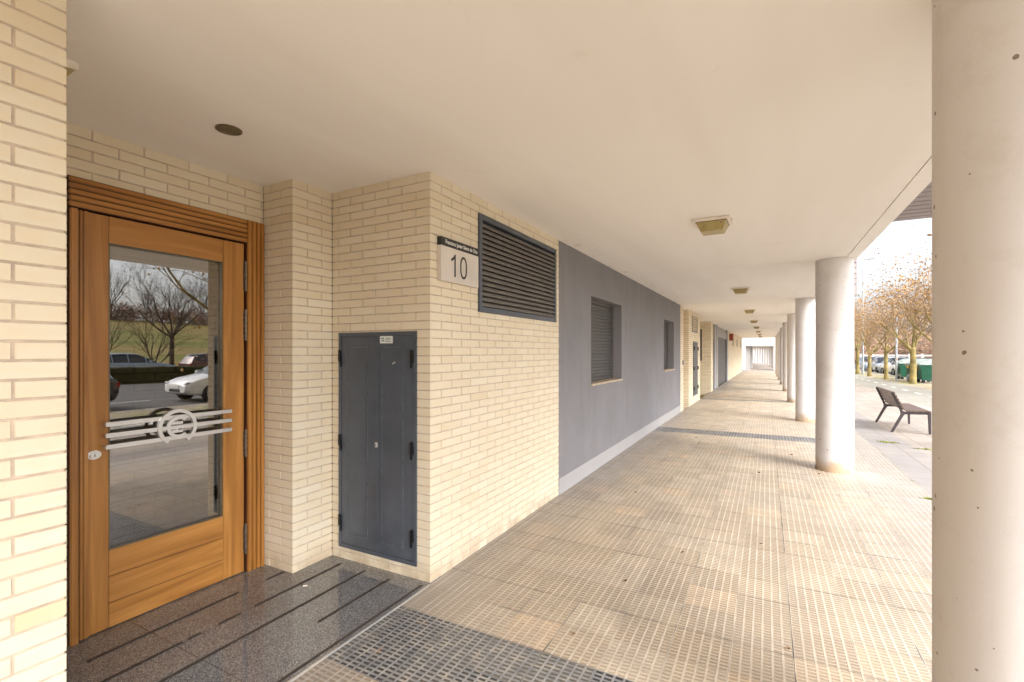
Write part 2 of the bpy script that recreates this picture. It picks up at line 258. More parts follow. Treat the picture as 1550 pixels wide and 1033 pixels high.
# ------------------------------------------------------------------ object helpers
def thing(name,label,cat,loc=(0,0,0),rz=0,group=None):
    o=bpy.data.objects.new(name,None); COL.objects.link(o); o.location=loc; o.rotation_euler=(0,0,rz); o.empty_display_size=.2
    return tag(o,label,cat,group)
def tag(o,label=None,cat=None,group=None,kind=None):
    if label: o['label']=label
    if cat: o['category']=cat
    if group: o['group']=group
    if kind: o['kind']=kind
    return o
class MB:
    """collects shapes into one mesh"""
    def __init__(s): s.v=[]; s.f=[]; s.mi=[]; s.tone=[]
    def add(s,vs,fs,mi=0,tone=.5):
        b=len(s.v); s.v+= [tuple(v) for v in vs]; s.f+=[tuple(b+i for i in f) for f in fs]; s.mi+=[mi]*len(fs); s.tone+=[tone]*len(fs); return s
    def box(s,x0,x1,y0,y1,z0,z1,mi=0,bev=0,tone=.5):
        if x0>x1:x0,x1=x1,x0
        if y0>y1:y0,y1=y1,y0
        if z0>z1:z0,z1=z1,z0
        if bev<=0:
            vs=[(x0,y0,z0),(x1,y0,z0),(x1,y1,z0),(x0,y1,z0),(x0,y0,z1),(x1,y0,z1),(x1,y1,z1),(x0,y1,z1)]
            return s.add(vs,[(0,3,2,1),(4,5,6,7),(0,1,5,4),(1,2,6,5),(2,3,7,6),(3,0,4,7)],mi,tone)
        bm=bmesh.new(); bmesh.ops.create_cube(bm,size=1)
        for v in bm.verts: v.co=Vector((x0+(v.co.x+.5)*(x1-x0),y0+(v.co.y+.5)*(y1-y0),z0+(v.co.z+.5)*(z1-z0)))
        bmesh.ops.bevel(bm,geom=bm.edges[:],offset=min(bev,(x1-x0)*.45,(y1-y0)*.45,(z1-z0)*.45),segments=2,affect='EDGES')
        s.bm(bm,mi,tone); return s
    def bm(s,bm,mi=0,tone=.5):
        bm.verts.index_update(); s.add([v.co[:] for v in bm.verts],[[v.index for v in f.verts] for f in bm.faces],mi,tone); bm.free()
    def prism(s,poly,axis,a,b,mi=0,bev=0):
        """poly = 2D points, extruded along axis from a to b"""
        def P(p,t):
            return {'x':(t,p[0],p[1]),'y':(p[0],t,p[1]),'z':(p[0],p[1],t)}[axis]
        bm=bmesh.new(); lo=[bm.verts.new(P(p,a)) for p in poly]; hi=[bm.verts.new(P(p,b)) for p in poly]; n=len(poly)
        bm.faces.new(lo[::-1]); bm.faces.new(hi)
        for i in range(n): bm.faces.new((lo[i],lo[(i+1)%n],hi[(i+1)%n],hi[i]))
        bmesh.ops.recalc_face_normals(bm,faces=bm.faces)
        if bev: bmesh.ops.bevel(bm,geom=bm.edges[:],offset=bev,segments=2,affect='EDGES')
        s.bm(bm,mi); return s
    def tube(s,pts,r,n=8,mi=0,caps=True):
        pts=[Vector(p) for p in pts]; rs=r if isinstance(r,(list,tuple)) else [r]*len(pts)
        vs=[];fs=[]; up=None
        for i,p in enumerate(pts):
            d=(pts[min(i+1,len(pts)-1)]-pts[max(i-1,0)]).normalized()
            if up is None: up=d.orthogonal().normalized()
            else: up=(up-d*up.dot(d)); up=up.normalized() if up.length>1e-6 else d.orthogonal().normalized()
            w=d.cross(up)
            for k in range(n):
                a=2*math.pi*k/n; vs.append(p+(up*math.cos(a)+w*math.sin(a))*rs[i])
        for i in range(len(pts)-1):
            for k in range(n): fs.append((i*n+k,i*n+(k+1)%n,(i+1)*n+(k+1)%n,(i+1)*n+k))
        if caps: fs.append(tuple(range(n))[::-1]); fs.append(tuple((len(pts)-1)*n+k for k in range(n)))
        return s.add(vs,fs,mi)
    def lathe(s,prof,cx,cy,n=48,mi=0,cap=True):
        vs=[];fs=[]
        for r,z in prof:
            for k in range(n):
                a=2*math.pi*k/n; vs.append((cx+r*math.cos(a),cy+r*math.sin(a),z))
        for i in range(len(prof)-1):
            for k in range(n): fs.append((i*n+k,i*n+(k+1)%n,(i+1)*n+(k+1)%n,(i+1)*n+k))
        if cap: fs.append(tuple(range(n))[::-1]); fs.append(tuple((len(prof)-1)*n+k for k in range(n)))
        return s.add(vs,fs,mi)
    def build(s,name,mats,parent=None,smooth=False,offset=None,tone=False):
        used=sorted({i for f in s.f for i in f})
        if len(used)<len(s.v):
            mp={a:b for b,a in enumerate(used)}; s.v=[s.v[i] for i in used]; s.f=[tuple(mp[i] for i in f) for f in s.f]
        me=bpy.data.meshes.new(name)
        v=s.v if offset is None else [(a-offset[0],b-offset[1],c-offset[2]) for a,b,c in s.v]
        me.from_pydata(v,[],s.f)
        if not isinstance(mats,(list,tuple)): mats=[mats]
        for m in mats: me.materials.append(m)
        me.polygons.foreach_set('material_index',s.mi)
        if tone:
            at=me.attributes.new('tone','FLOAT','FACE'); at.data.foreach_set('value',s.tone)
        me.validate(); me.update()
        if smooth:
            me.polygons.foreach_set('use_smooth',[True]*len(me.polygons)); me.set_sharp_from_angle(angle=R(smooth if smooth is not True else 40))
        o=bpy.data.objects.new(name,me); COL.objects.link(o)
        if parent is not None: o.parent=parent
        return o
def copy_tree(o,parent=None):
    c=o.copy(); COL.objects.link(c)
    if parent is not None: c.parent=parent
    for ch in list(o.children): copy_tree(ch,c)
    return c
def arr(*a): return a
# ------------------------------------------------------------------ ground sheets
def sheet(name,x0,x1,y0,y1,dz,mat,xs=(),step=None):
    X=sorted(set([x0,x1]+[x for x in (34,104,160)+tuple(xs) if x0<x<x1])); Y=sorted(set([y0,y1]+[y for y in (10,60) if y0<y<y1]))
    mb=MB(); vs=[(x,y,gz(x,y)+dz) for y in Y for x in X]; n=len(X)
    mb.add(vs,[(j*n+i,j*n+i+1,(j+1)*n+i+1,(j+1)*n+i) for j in range(len(Y)-1) for i in range(n-1)])
    return tag(mb.build(name,mat),kind='structure')
sheet('ground',-300,900,-500,900,-.16,M['grass'],xs=(250,400,600))
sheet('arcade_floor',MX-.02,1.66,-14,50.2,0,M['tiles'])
sheet('grey_paving_strip',1.66,2.25,-14,60,0,M['paveg'])
sheet('plaza_paving',2.25,4.45,-14,60,0,M['pave'])
sheet('far_plaza_paving',-12,1.66,50.2,75,0,M['pave'])
sheet('cycle_path',4.45,6.55,-30,140,0,M['bike'])
sheet('tree_verge',6.55,8.7,-30,140,0,M['verge'])
sheet('street_asphalt',8.82,23.6,-60,200,-.11,M['asphalt'])
mb=MB()
for a,b in ((-30,10),(10,60),(60,140)):
    za,zb=gz(0,a),gz(0,b)
    mb.add([(8.7,a,za-.15),(8.82,a,za-.15),(8.82,b,zb-.15),(8.7,b,zb-.15),(8.7,a,za+.003),(8.82,a,za+.003),(8.82,b,zb+.003),(8.7,b,zb+.003)],[(0,3,2,1),(4,5,6,7),(0,1,5,4),(1,2,6,5),(2,3,7,6),(3,0,4,7)])
tag(mb.build('kerb',M['kerb']),kind='structure')
mb=MB()
for k in range(-3,45):
    y=25.0+2.2*(k-10); z=gz(5.55,y)+.004; z2=gz(5.55,y+.95)+.004
    mb.add([(5.5,y,z),(5.6,y,z),(5.6,y+.95,z2),(5.5,y+.95,z2)],[(0,1,2,3)])
for k in range(-4,14):
    y=6*k; 
    mb.add([(12.6,y,gz(12,y)-.105),(12.72,y,gz(12,y)-.105),(12.72,y+3,gz(12,y+3)-.105),(12.6,y+3,gz(12,y+3)-.105)],[(0,1,2,3)])
tag(mb.build('painted_markings',M['roadpaint']),kind='structure')
# granite landing in front of the entrance
mb=MB(); mb.box(-3.52,MX+.004,-.6,CY+.12,-.05,.006)
gl=tag(mb.build('granite_landing',M['granite']),kind='structure')
mb=MB()
def strip(x,segs,w=.022):
    for a,b in segs: mb.add([(x-w/2,a,.0085),(x+w/2,a,.0085),(x+w/2,b,.0085),(x-w/2,b,.0085)],[(0,1,2,3)])
strip(-3.18,[(1.166,1.99)]); strip(-2.915,[(.9,1.5),(1.53,1.60),(1.70,1.84),(1.93,2.64)])
strip(-2.66,[(.5,2.64)]); strip(-2.405,[(2.0,2.62)]); strip(-3.18,[(2.2,2.34)])
strip(-2.14,[(.75,2.66)],.02)
tag(mb.build('anti_slip_strips',M['strip']),kind='structure')
mb=MB(); mb.box(MX+.004,MX+.014,-.6,CY-.02,-.02,.0075); tag(mb.build('landing_edge_trim',M['steel']),kind='structure')
# ------------------------------------------------------------------ brick walls, brick by brick
BP=.262; RP=CH/47; J=.0085
def rect_sub(rects,h):
    out=[]
    for (a,b,c,d) in rects:
        x0,x1,z0,z1=h
        if b<=x0 or a>=x1 or d<=z0 or c>=z1: out.append((a,b,c,d)); continue
        if a<x0: out.append((a,x0,c,d))
        if b>x1: out.append((x1,b,c,d))
        m0,m1=max(a,x0),min(b,x1)
        if c<z0: out.append((m0,m1,c,z0))
        if d>z1: out.append((m0,m1,z1,d))
    return [r for r in out if r[1]-r[0]>.006 and r[3]-r[2]>.004]
def bricks(mb,P,U,N,L,z0=0,z1=CH,phase=0,holes=(),par=0,key0=None,key1=None,cut0=0,cut1=0,depth=.03,mdepth=.0295):
    """brick face: origin P (xy), direction U, outward normal N, length L.  par: which rows start with a stretcher"""
    P=Vector((P[0],P[1],0)); U=Vector((U[0],U[1],0)); N=Vector((N[0],N[1],0)); Z=Vector((0,0,1))
    flip=U.cross(Z).dot(N)<0
    def emit(a,b,c,d,tone,dj,ch0=.0018,ch1=.0018):
        e=.0018
        def W(u,z,n): return P+U*u+Z*z+N*n
        ring=lambda aa,bb,cc,dd,n:[W(aa,cc,n),W(bb,cc,n),W(bb,dd,n),W(aa,dd,n)]
        vs=ring(a,b,c,d,-depth)+ring(a,b,c,d,-e+dj)+ring(a+ch0,b-ch1,c+e,d-e,dj)
        fs=[(8,9,10,11)]+[(4+i,4+(i+1)%4,8+(i+1)%4,8+i) for i in range(4)]+[(i,(i+1)%4,4+(i+1)%4,4+i) for i in range(4)]
        if flip: fs=[f[::-1] for f in fs]
        mb.add(vs,fs,0,tone)
    r0=int(z0/RP); r1=int(math.ceil(z1/RP-1e-6))
    for r in range(r0,r1):
        off=(phase if (r+par)%2==0 else phase-BP/2)
        k=math.floor(-off/BP)-1
        while True:
            a=off+k*BP; b=a+BP; k+=1
            if a>=L-.004: break
            if b<=.004: continue
            first=a<=.004; last=b>=L-.004
            a2=max(a+J/2,cut0) if not first else cut0
            b2=min(b-J/2,L-cut1) if not last else L-cut1
            if b2-a2<.006: continue
            c=max(r*RP+J/2,z0); d=min((r+1)*RP-J/2,z1)
            if r==r1-1: d=z1
            seed=(r,key0) if (first and key0) else ((r,key1) if (last and key1) else None)
            rr=random.Random(str(seed)) if seed else random
            tone=min(1,max(.08,rr.gauss(.58,.16))); dj=random.uniform(-.0008,.0004) if not seed else 0
            ja=random.uniform(-.0012,.0012) if not (first or last) else 0
            for q in rect_sub([(a2+ja,b2+ja,c,d)],(-9,-9,0,0)) if not holes else sub_all((a2+ja,b2+ja,c,d),holes): emit(*q,tone,dj,0 if cut0 and q[0]<=cut0+.001 else .0018,0 if cut1 and q[1]>=L-cut1-.001 else .0018)
    # mortar behind
    rs=[(0.005 if not cut0 else cut0,L-(cut1 if cut1 else .005),z0,z1)]
    for h in holes: rs=rect_sub(rs,h)
    for (a,b,c,d) in rs:
        def W(u,z,n): return P+U*u+Z*z+N*n
        vs=[W(a,c,-mdepth),W(b,c,-mdepth),W(b,d,-mdepth),W(a,d,-mdepth),W(a,c,-.005),W(b,c,-.005),W(b,d,-.005),W(a,d,-.005)]
        fs=[(0,3,2,1),(4,5,6,7),(0,1,5,4),(1,2,6,5),(2,3,7,6),(3,0,4,7)]
        if flip: fs=[f[::-1] for f in fs]
        mb.add(vs,fs,1)
def sub_all(r,holes):
    rs=[r]
    for h in holes: rs=rect_sub(rs,h)
    return rs
BM=[M['brick'],M['mortar']]
# A: long face right of the cabinet, y 2.715 -> 5.086
mb=MB(); GR=(3.35-CY,4.99-CY,1.98,2.80)
bricks(mb,(MX,CY),(0,1),(1,0),5.086-CY,par=0,holes=[GR],key0='c1')
# B: cabinet face, from x=-3.10 to -2.11 (facing -y)
CAB=(-3.014,-2.229,.10,1.797)
bricks(mb,(-3.10,CY),(1,0),(0,-1),3.10+MX,phase=(3.10+MX)%BP,par=1,holes=[(CAB[0]+3.10,CAB[1]+3.10,CAB[2],CAB[3])],key1='c1',cut1=.03,cut0=.0)
o=mb.build('brick_wall',BM,tone=True); tag(o,'cream brick corner wall carrying the number sign, ventilation grille and grey meter cabinet','wall')
# pilaster: face x=-3.10 (y 2.35..2.715) and face y=2.35 (x -3.44..-3.10)
mb=MB()
bricks(mb,(-3.10,2.35),(0,1),(1,0),CY-2.35-.001,par=1,key0='c2')
bricks(mb,(-3.44,2.35),(1,0),(0,-1),.34,phase=.34%BP,par=0,key1='c2',cut1=.03)
o=mb.build('brick_pilaster',BM,tone=True); tag(o,'narrow cream brick pilaster between the wooden door and the meter cabinet','pilaster')
# over the door
mb=MB(); bricks(mb,(-3.44,.3),(0,1),(1,0),2.35-.3-.001,z0=2.636,par=1,phase=.07)
bricks(mb,(-3.44,.3),(0,1),(1,0),1.176-.3,z0=0,z1=2.636,par=1,phase=.07)
o=mb.build('brick_lintel_wall',BM,tone=True); tag(o,'courses of cream brick above the wooden entrance door','wall')
# left wall in front
mb=MB(); bricks(mb,(MX,-2.6),(0,1),(1,0),.72+2.6,phase=(.72+2.6)%BP,par=1,key1='c3')
bricks(mb,(-3.43,.72),(1,0),(0,1),3.43+MX,phase=(3.43+MX)%BP,par=0,key1='c3',cut1=.03)
o=mb.build('brick_wall',BM,tone=True); tag(o,'cream brick wall nearest the camera at the left edge, before the entrance recess','wall')
# return of pilaster/left recess closing, hidden side
# ------------------------------------------------------------------ entrance door
DX=-3.445
door=thing('entrance_door','honey coloured wooden entrance door with tall glass pane and steel bar handle','door',(DX,1.7,0))
def B(x0,x1,y0,y1,z0,z1,name,mat,par,bev=.002,smooth=False):
    p=par; off=Vector((0,0,0)); q=p
    while q is not None: off+=q.location; q=q.parent
    m=MB(); m.box(x0,x1,y0,y1,z0,z1,0,bev); return m.build(name,mat,par,smooth,offset=off)
def OFF(p):
    off=Vector((0,0,0))
    while p is not None: off+=p.location; p=p.parent
    return off
# fluted frame: right jamb, head, left jamb
m=MB()
ys=[2.212,2.246,2.278,2.310,2.340,2.349]
m.box(DX-.06,DX+.012,2.208,2.349,0,2.636,1)
for a,b in zip([2.212,2.2485,2.2825,2.3165],[2.2415,2.2755,2.3095,2.344]): m.box(DX+.010,DX+.030,a,b,0,2.634,0,.005)
m.box(DX-.06,DX+.012,1.18,1.222,0,2.46,1); m.box(DX+.010,DX+.028,1.182,1.219,0,2.455,0,.005)
o=m.build('frame',[M['woodz'],M['woodshade']],door,offset=OFF(door))
m=MB(); m.box(DX-.06,DX+.011,1.178,2.2075,2.462,2.636,1)
for k in range(5): m.box(DX+.010,DX+.030-.001*k,1.178,2.209,2.462+.0345*k+.003,2.462+.0345*k+.0305,0,.005)
o=m.build('frame',[M['woody'],M['woodshade']],door,offset=OFF(door))
LX=DX+.004
m=MB(); m.box(LX-.05,LX,1.268,1.366,.012,2.452,0,.003); m.box(LX-.045,LX+.016,1.226,1.240,.012,2.452,0,.003); m.box(LX-.045,LX+.016,1.243,1.266,.012,2.452,0,.003)
m.build('door_stile',M['woodz'],door,offset=OFF(door))
m=MB(); m.box(LX-.05,LX,2.042,2.196,.012,2.452,0,.003); m.build('door_stile',M['woodz'],door,offset=OFF(door))
m=MB(); m.box(LX-.05,LX-.0008,1.3675,2.0405,2.296,2.452,0,.002); m.build('top_rail',M['woody'],door,offset=OFF(door))
m=MB()
for a,b in ((.012,.1545),(.1590,.3125),(.3170,.468)): m.box(LX-.05,LX-.0008,1.3675,2.0405,a,b,0,.002)
m.build('kick_panel',M['woody'],door,offset=OFF(door))
m=MB(); m.box(LX-.034,LX-.028,1.3665,2.0415,.468,2.296); m2=MB()
for q in ((1.362,1.3705,.014,.467),(2.0375,2.0455,.014,.467),(1.3705,2.0375,.014,.467),(1.362,1.3705,2.297,2.45),(2.0375,2.0455,2.297,2.45)): m2.box(LX-.030,LX-.006,*q)
m2.build('gap_shade_backing',M['woodshade'],door,offset=OFF(door)); m.build('glass_pane',M['doorglass'],door,offset=OFF(door))  # dark pieces added behind the leaf joints so the gaps look shaded
m=MB()
for a,b,c,d in ((1.3675,1.374,.468,2.296),(2.034,2.0405,.468,2.296)): m.box(LX-.027,LX-.004,a,b,c,d)
m.box(LX-.027,LX-.004,1.374,2.034,.4685,.476); m.box(LX-.027,LX-.004,1.374,2.034,2.288,2.2955)
m.build('glazing_bead',M['bronze'],door,offset=OFF(door))
# handle: three steel bars with an open ring emblem
hb=MB()
HX=LX+.052
for zc in (1.224,1.159,1.092):
    hb.box(HX-.012,HX+.006,1.330,2.072,zc-.0125,zc+.0125,0,.002)
for zc in (1.224,1.159,1.092):
    hb.box(LX,HX-.012,1.336,1.35,zc-.009,zc+.009); hb.box(LX,HX-.012,2.056,2.066,zc-.009,zc+.009)
hd=hb.build('bar_handle',M['steel'],door,offset=OFF(door))
def arc_plate(mb,cy,cz,r0,r1,a0,a1,x0,x1,n=40):
    vs=[];fs=[]
    for i in range(n+1):
        a=R(a0+(a1-a0)*i/n)
        for r,x in ((r0,x0),(r1,x0),(r1,x1),(r0,x1)): vs.append((x,cy+r*math.cos(a),cz+r*math.sin(a)))
    for i in range(n):
        for k in range(4): fs.append((i*4+k,i*4+(k+1)%4,(i+1)*4+(k+1)%4,(i+1)*4+k))
    fs.append((0,1,2,3)); fs.append((n*4+3,n*4+2,n*4+1,n*4)); mb.add(vs,fs)
em=MB(); cy,cz=1.711,1.160
arc_plate(em,cy,cz,.094,.116,-58,238,HX-.006,HX+.016)
arc_plate(em,cy+.004,cz,.050,.070,48,312,HX+.004,HX+.018)
for dz in (.027,-.027): em.box(HX+.004,HX+.017,cy-.038,cy+.028,cz+dz-.0085,cz+dz+.0085,0,.001)
em.box(HX+.004,HX+.0175,cy-.1,cy+.1,cz-.0095,cz+.0095,0,.001)
o=em.build('ring_emblem',M['steel'],hd,offset=OFF(hd)); o['label']='open steel ring around a rounded letter crossed by the bars'
# lock, hinges
lk=MB()
def disc(mb,x0,x1,cy,cz,ry,rz,n=28,mi=0):
    vs=[];
    for x in (x0,x1):
        for k in range(n): a=2*math.pi*k/n; vs.append((x,cy+ry*math.cos(a),cz+rz*math.sin(a)))
    fs=[(k,(k+1)%n,n+(k+1)%n,n+k) for k in range(n)]+[tuple(range(n))[::-1],tuple(range(n,2*n))]; mb.add(vs,fs,mi)
disc(lk,LX,LX+.014,1.292,1.052,.034,.026); disc(lk,LX+.014,LX+.034,1.288,1.052,.019,.019); lk.box(LX+.034,LX+.0345,1.2862,1.2898,1.044,1.060,1)
lk.build('lock',[M['steel'],M['black']],door,smooth=35,offset=OFF(door))
for a,b in ((2.11,2.315),(1.74,1.955),(.872,1.06),(.15,.354)):
    h=MB(); y=2.202; x=LX+.012
    h.tube([(x,y,a),(x,y,b)],.0085,10); 
    for q in (a,a+(b-a)*.34,a+(b-a)*.66,b): h.tube([(x,y,q-.004),(x,y,q+.004)],.0105,10)
    h.tube([(x,y,a-.012),(x,y,a)],[.004,.0085],10); h.tube([(x,y,b),(x,y,b+.012)],[.0085,.004],10)
    h.box(LX-.002,LX+.004,2.188,2.214,a,b)
    h.build('hinge',M['hinge'],door,smooth=35,offset=OFF(door))
m=MB(); m.box(DX-.10,DX-.02,1.20,2.22,.0065,.0115); m.build('threshold',M['bronze'],door,offset=OFF(door))
# lobby behind the glass
m=MB()
m.box(-7.2,-7.1,-.2,4.2,0,2.9); m.box(-7.1,-3.56,-.3,-.2,0,2.9); m.box(-7.1,-3.56,4.2,4.3,0,2.9); m.box(-7.1,-3.56,-.2,4.2,2.8,2.9,0)
m.box(-3.56,-3.51,-.2,1.178,0,2.8); m.box(-3.56,-3.51,2.3495,4.2,0,2.8); m.box(-3.56,-3.51,1.178,2.3495,2.64,2.8); m.box(-5.6,-4.9,2.25,2.7,0,1.15)
tag(m.build('lobby_walls',M['lobbywall']),kind='structure')
m=MB(); m.box(-7.1,-3.505,-.2,4.2,-.06,-.0); tag(m.build('lobby_floor',M['lobbyfloor']),kind='structure')
m=MB(); m.box(-4.9,-3.75,1.25,2.1,.0,.012,0,.003); tag(m.build('doormat',M['mat']),'dark doormat inside behind the glass of the entrance door','doormat')
# ------------------------------------------------------------------ meter cabinet
cab=thing('meter_cabinet','tall dark grey two door meter cabinet set in the cream brick by the entrance','cabinet',(-2.62,CY,.1))
x0,x1,z0,z1=CAB
m=MB(); yf=CY-.012
m.box(x0,x0+.028,yf,CY+.05,z0,z1); m.box(x1-.028,x1,yf,CY+.05,z0,z1); m.box(x0+.028,x1-.028,yf,CY+.05,z1-.028,z1); m.box(x0+.028,x1-.028,yf,CY+.05,z0,z0+.03)
m.box(x0+.01,x1-.01,CY+.02,CY+.05,z0+.01,z1-.01)
m.build('frame',M['dark'],cab,offset=OFF(cab))
def panel_door(a,b,name,in0,in1):
    g=MB(); W_=1; yy=CY-.008; g.box(a,b,yy,CY+.015,z0+.032,z1-.03,0,.0015)
    # raised moulding line rectangle
    t=.0045; za,zb=z0+.108,z1-.112
    for q in ((in0,in0+t,za,zb),(in1-t,in1,za,zb)): g.box(q[0],q[1],yy-.0045,yy,q[2],q[3],1,.0015)
    for q in ((in0+t,in1-t,za,za+t),(in0+t,in1-t,zb-t,zb)): g.box(q[0],q[1],yy-.0045,yy,q[2],q[3],1,.0015)
    g.box(in0+.012,in1-.012,yy-.002,yy,za+.012,zb-.012,0,.001)
    return g.build(name,[M['dark'],M['worn']],cab,offset=OFF(cab))
dl=panel_door(x0+.031,-2.612,'cabinet_door',-2.918,-2.70); drr=panel_door(-2.598,x1-.031,'cabinet_door',-2.557,-2.350)
m=MB(); m.box(-2.622,-2.590,CY-.016,CY-.008,z0+.032,z1-.03,0,.002); m.build('cover_strip',M['dark'],cab,offset=OFF(cab))
for x,s in ((-2.993,1),(-2.262,-1)):
    for z in (1.60,.935,.30):
        g=MB(); g.box(x-.013,x+.013,CY-.028,CY-.008,z-.03,z+.035,0,.003); g.box(x-.004+.009*s,x+.008+.009*s,CY-.026,CY-.01,z-.07,z-.02,0,.003); g.box(x-.010,x+.010,CY-.03,CY-.01,z+.035,z+.06,0,.003)
        g.build('hinge',M['black'],cab,offset=OFF(cab))
g=MB(); g.box(-2.618,-2.592,CY-.026,CY-.014,.925,.965,0,.004); g.box(-2.607,-2.603,CY-.0265,CY-.0255,.937,.952,1); g.build('lock',[M['steel'],M['black']],cab,offset=OFF(cab))
g=MB(); yy=CY-.0085
g.box(-2.575,-2.452,yy-.002,yy,1.712,1.766)
for (cx,cz_,r) in ((-2.556,1.748,.009),(-2.541,1.750,.008),(-2.553,1.730,.008),(-2.537,1.733,.009)):
    k=MB(); 
    g.prism([(cx+r*math.cos(a)*(1 if i%2 else .55),cz_+r*math.sin(a)*(1 if i%2 else .55)) for i,a in enumerate([2*math.pi*j/10 for j in range(10)])],'y',yy-.003,yy-.002,1)
for i,zz in enumerate((1.750,1.738,1.726)): g.box(-2.522,-2.462-.008*(i==1),yy-.0028,yy-.002,zz-.0022,zz+.0022,1)
g.build('sticker',[M['sticker'],M['green']],cab,offset=OFF(cab))
g=MB(); 
for (a,b) in ((-2.452,1.555),(-2.435,1.562)): g.box(a,a+.010,yy-.0025,yy,b,b+.014,0,.001)
g.build('paint_chip',M['sticker'],cab,offset=OFF(cab))
# ------------------------------------------------------------------ ventilation grille
gr=thing('ventilation_grille','large dark louvred ventilation grille high in the cream brick wall beside the number sign','grille',(MX,4.17,1.98))
y0,y1,z0,z1=3.35,4.99,1.98,2.80
m=MB(); fr_=.055
m.box(MX-.05,MX+.014,y0,y0+.05,z0,z1,0,.003); m.box(MX-.05,MX+.014,y1-.05,y1,z0,z1,0,.003); m.box(MX-.05,MX+.0135,y0+.05,y1-.05,z1-.045,z1,0,.003); m.box(MX-.05,MX+.0135,y0+.05,y1-.05,z0,z0+.045,0,.003)
m.build('grille_frame',M['dark'],gr,offset=OFF(gr))
m=MB(); m.box(MX-.09,MX-.06,y0+.01,y1-.01,z0+.01,z1-.01); m.build('backing',M['void'],gr,offset=OFF(gr))
n=16; zt=z1-.06; zb=z0+.05; pt=(zt-zb)/n
for k in range(n):
    zc=zb+pt*(k+.5); m=MB()
    prof=[(MX+.004,zc-pt*.47),(MX+.010,zc-pt*.40),(MX+.011,zc-pt*.15),(MX+.004,zc+pt*.20),(MX-.022,zc+pt*.58),(MX-.026,zc+pt*.56),(MX+.0,zc+pt*.15),(MX+.003,zc-pt*.2)]
    m.prism(prof,'y',y0+.0505,y1-.0505); m.build('louvre_slat',M['dark2'],gr,offset=OFF(gr))
# ------------------------------------------------------------------ number sign
sg=thing('house_number_sign','steel house number 10 sign with black name strip on the brick corner','sign',(MX,3.04,2.17))
y0,y1,z0,z1=2.792,3.298,2.168,2.485
m=MB(); m.box(MX+.0,MX+.038,y0,y1,z0,z1-.062,0,.002); m.build('number_plate',M['steelplate'],sg,offset=OFF(sg))
m=MB(); m.box(MX+.0,MX+.040,y0,y1,z1-.060,z1,0,.002); hs=m.build('name_strip',M['letter'],sg,offset=OFF(sg))
def text(body,name,size,pos,mat,parent,rotz=90,ext=.0008,sx=1.0,offs=0,align='CENTER'):
    c=bpy.data.curves.new(name,'FONT'); c.body=body; c.size=size; c.extrude=ext; c.align_x=align; c.align_y='CENTER'; c.offset=offs
    t=bpy.data.objects.new('tmp',c); COL.objects.link(t); dg=bpy.context.evaluated_depsgraph_get(); me=bpy.data.meshes.new_from_object(t.evaluated_get(dg))
    bpy.data.objects.remove(t); me.materials.clear(); me.materials.append(mat)
    mt=Matrix.Translation(Vector(pos)-OFF(parent))@Matrix.Rotation(R(rotz),4,'Z')@Matrix.Rotation(R(90),4,'X')@Matrix.Diagonal((sx,1,1,1))
    me.transform(mt); o=bpy.data.objects.new(name,me); COL.objects.link(o); o.parent=parent; return o
# facing +x: text runs +y
text('Francisco Javier Sáenz de Oiza','lettering',.041,(MX+.0405,(y0+y1)/2+.014,z1-.031),M['letterw'],hs,90,.0006,.86,.0006)
np=[o for o in sg.children if o.name.startswith('number_plate')][0]
m=MB(); yc=y0+.165; zb=z0+.043; w_=.017
m.prism([(yc,zb),(yc+w_,zb),(yc+w_,zb+.168),(yc+.002,zb+.168),(yc-.012,zb+.147),(yc-.040,zb+.131),(yc-.040,zb+.112),(yc-.018,zb+.121),(yc,zb+.134)],'x',MX+.0375,MX+.0395); m.build('numeral',M['letter'],np,offset=OFF(np))
m=MB(); oc=y0+.288; vs=[];nn=48
for rx,rz2,xx in ((.047,.086,MX+.0385),(.047,.086,MX+.0395),(.031,.069,MX+.0395),(.031,.069,MX+.0385)):
    for k in range(nn): a=2*math.pi*k/nn; vs.append((xx,oc+rx*math.copysign(abs(math.cos(a))**.9,math.cos(a)),zb+.084+rz2*math.copysign(abs(math.sin(a))**.85,math.sin(a))))
m.add(vs,[(j*nn+k,j*nn+(k+1)%nn,((j+1)%4)*nn+(k+1)%nn,((j+1)%4)*nn+k) for j in range(4) for k in range(nn)]); m.build('numeral',M['letter'],np,offset=OFF(np))
# ------------------------------------------------------------------ grey rendered wall with two shuttered windows
gw=thing('rendered_wall','smooth lilac grey rendered wall with two shuttered windows and a pale skirting','wall',(MX,9.4,0))
y0,y1=5.087,13.812; W1=(6.23,7.77,1.18,2.41); W2=(11.42,12.755,1.18,2.41)
rs=[(y0,y1,gz(0,y1)-.05,CH)]
for h in (W1,W2): rs=rect_sub(rs,h)
m=MB()
for a,b,c,d in rs: m.box(MX-.20,MX,a,b,c,d)
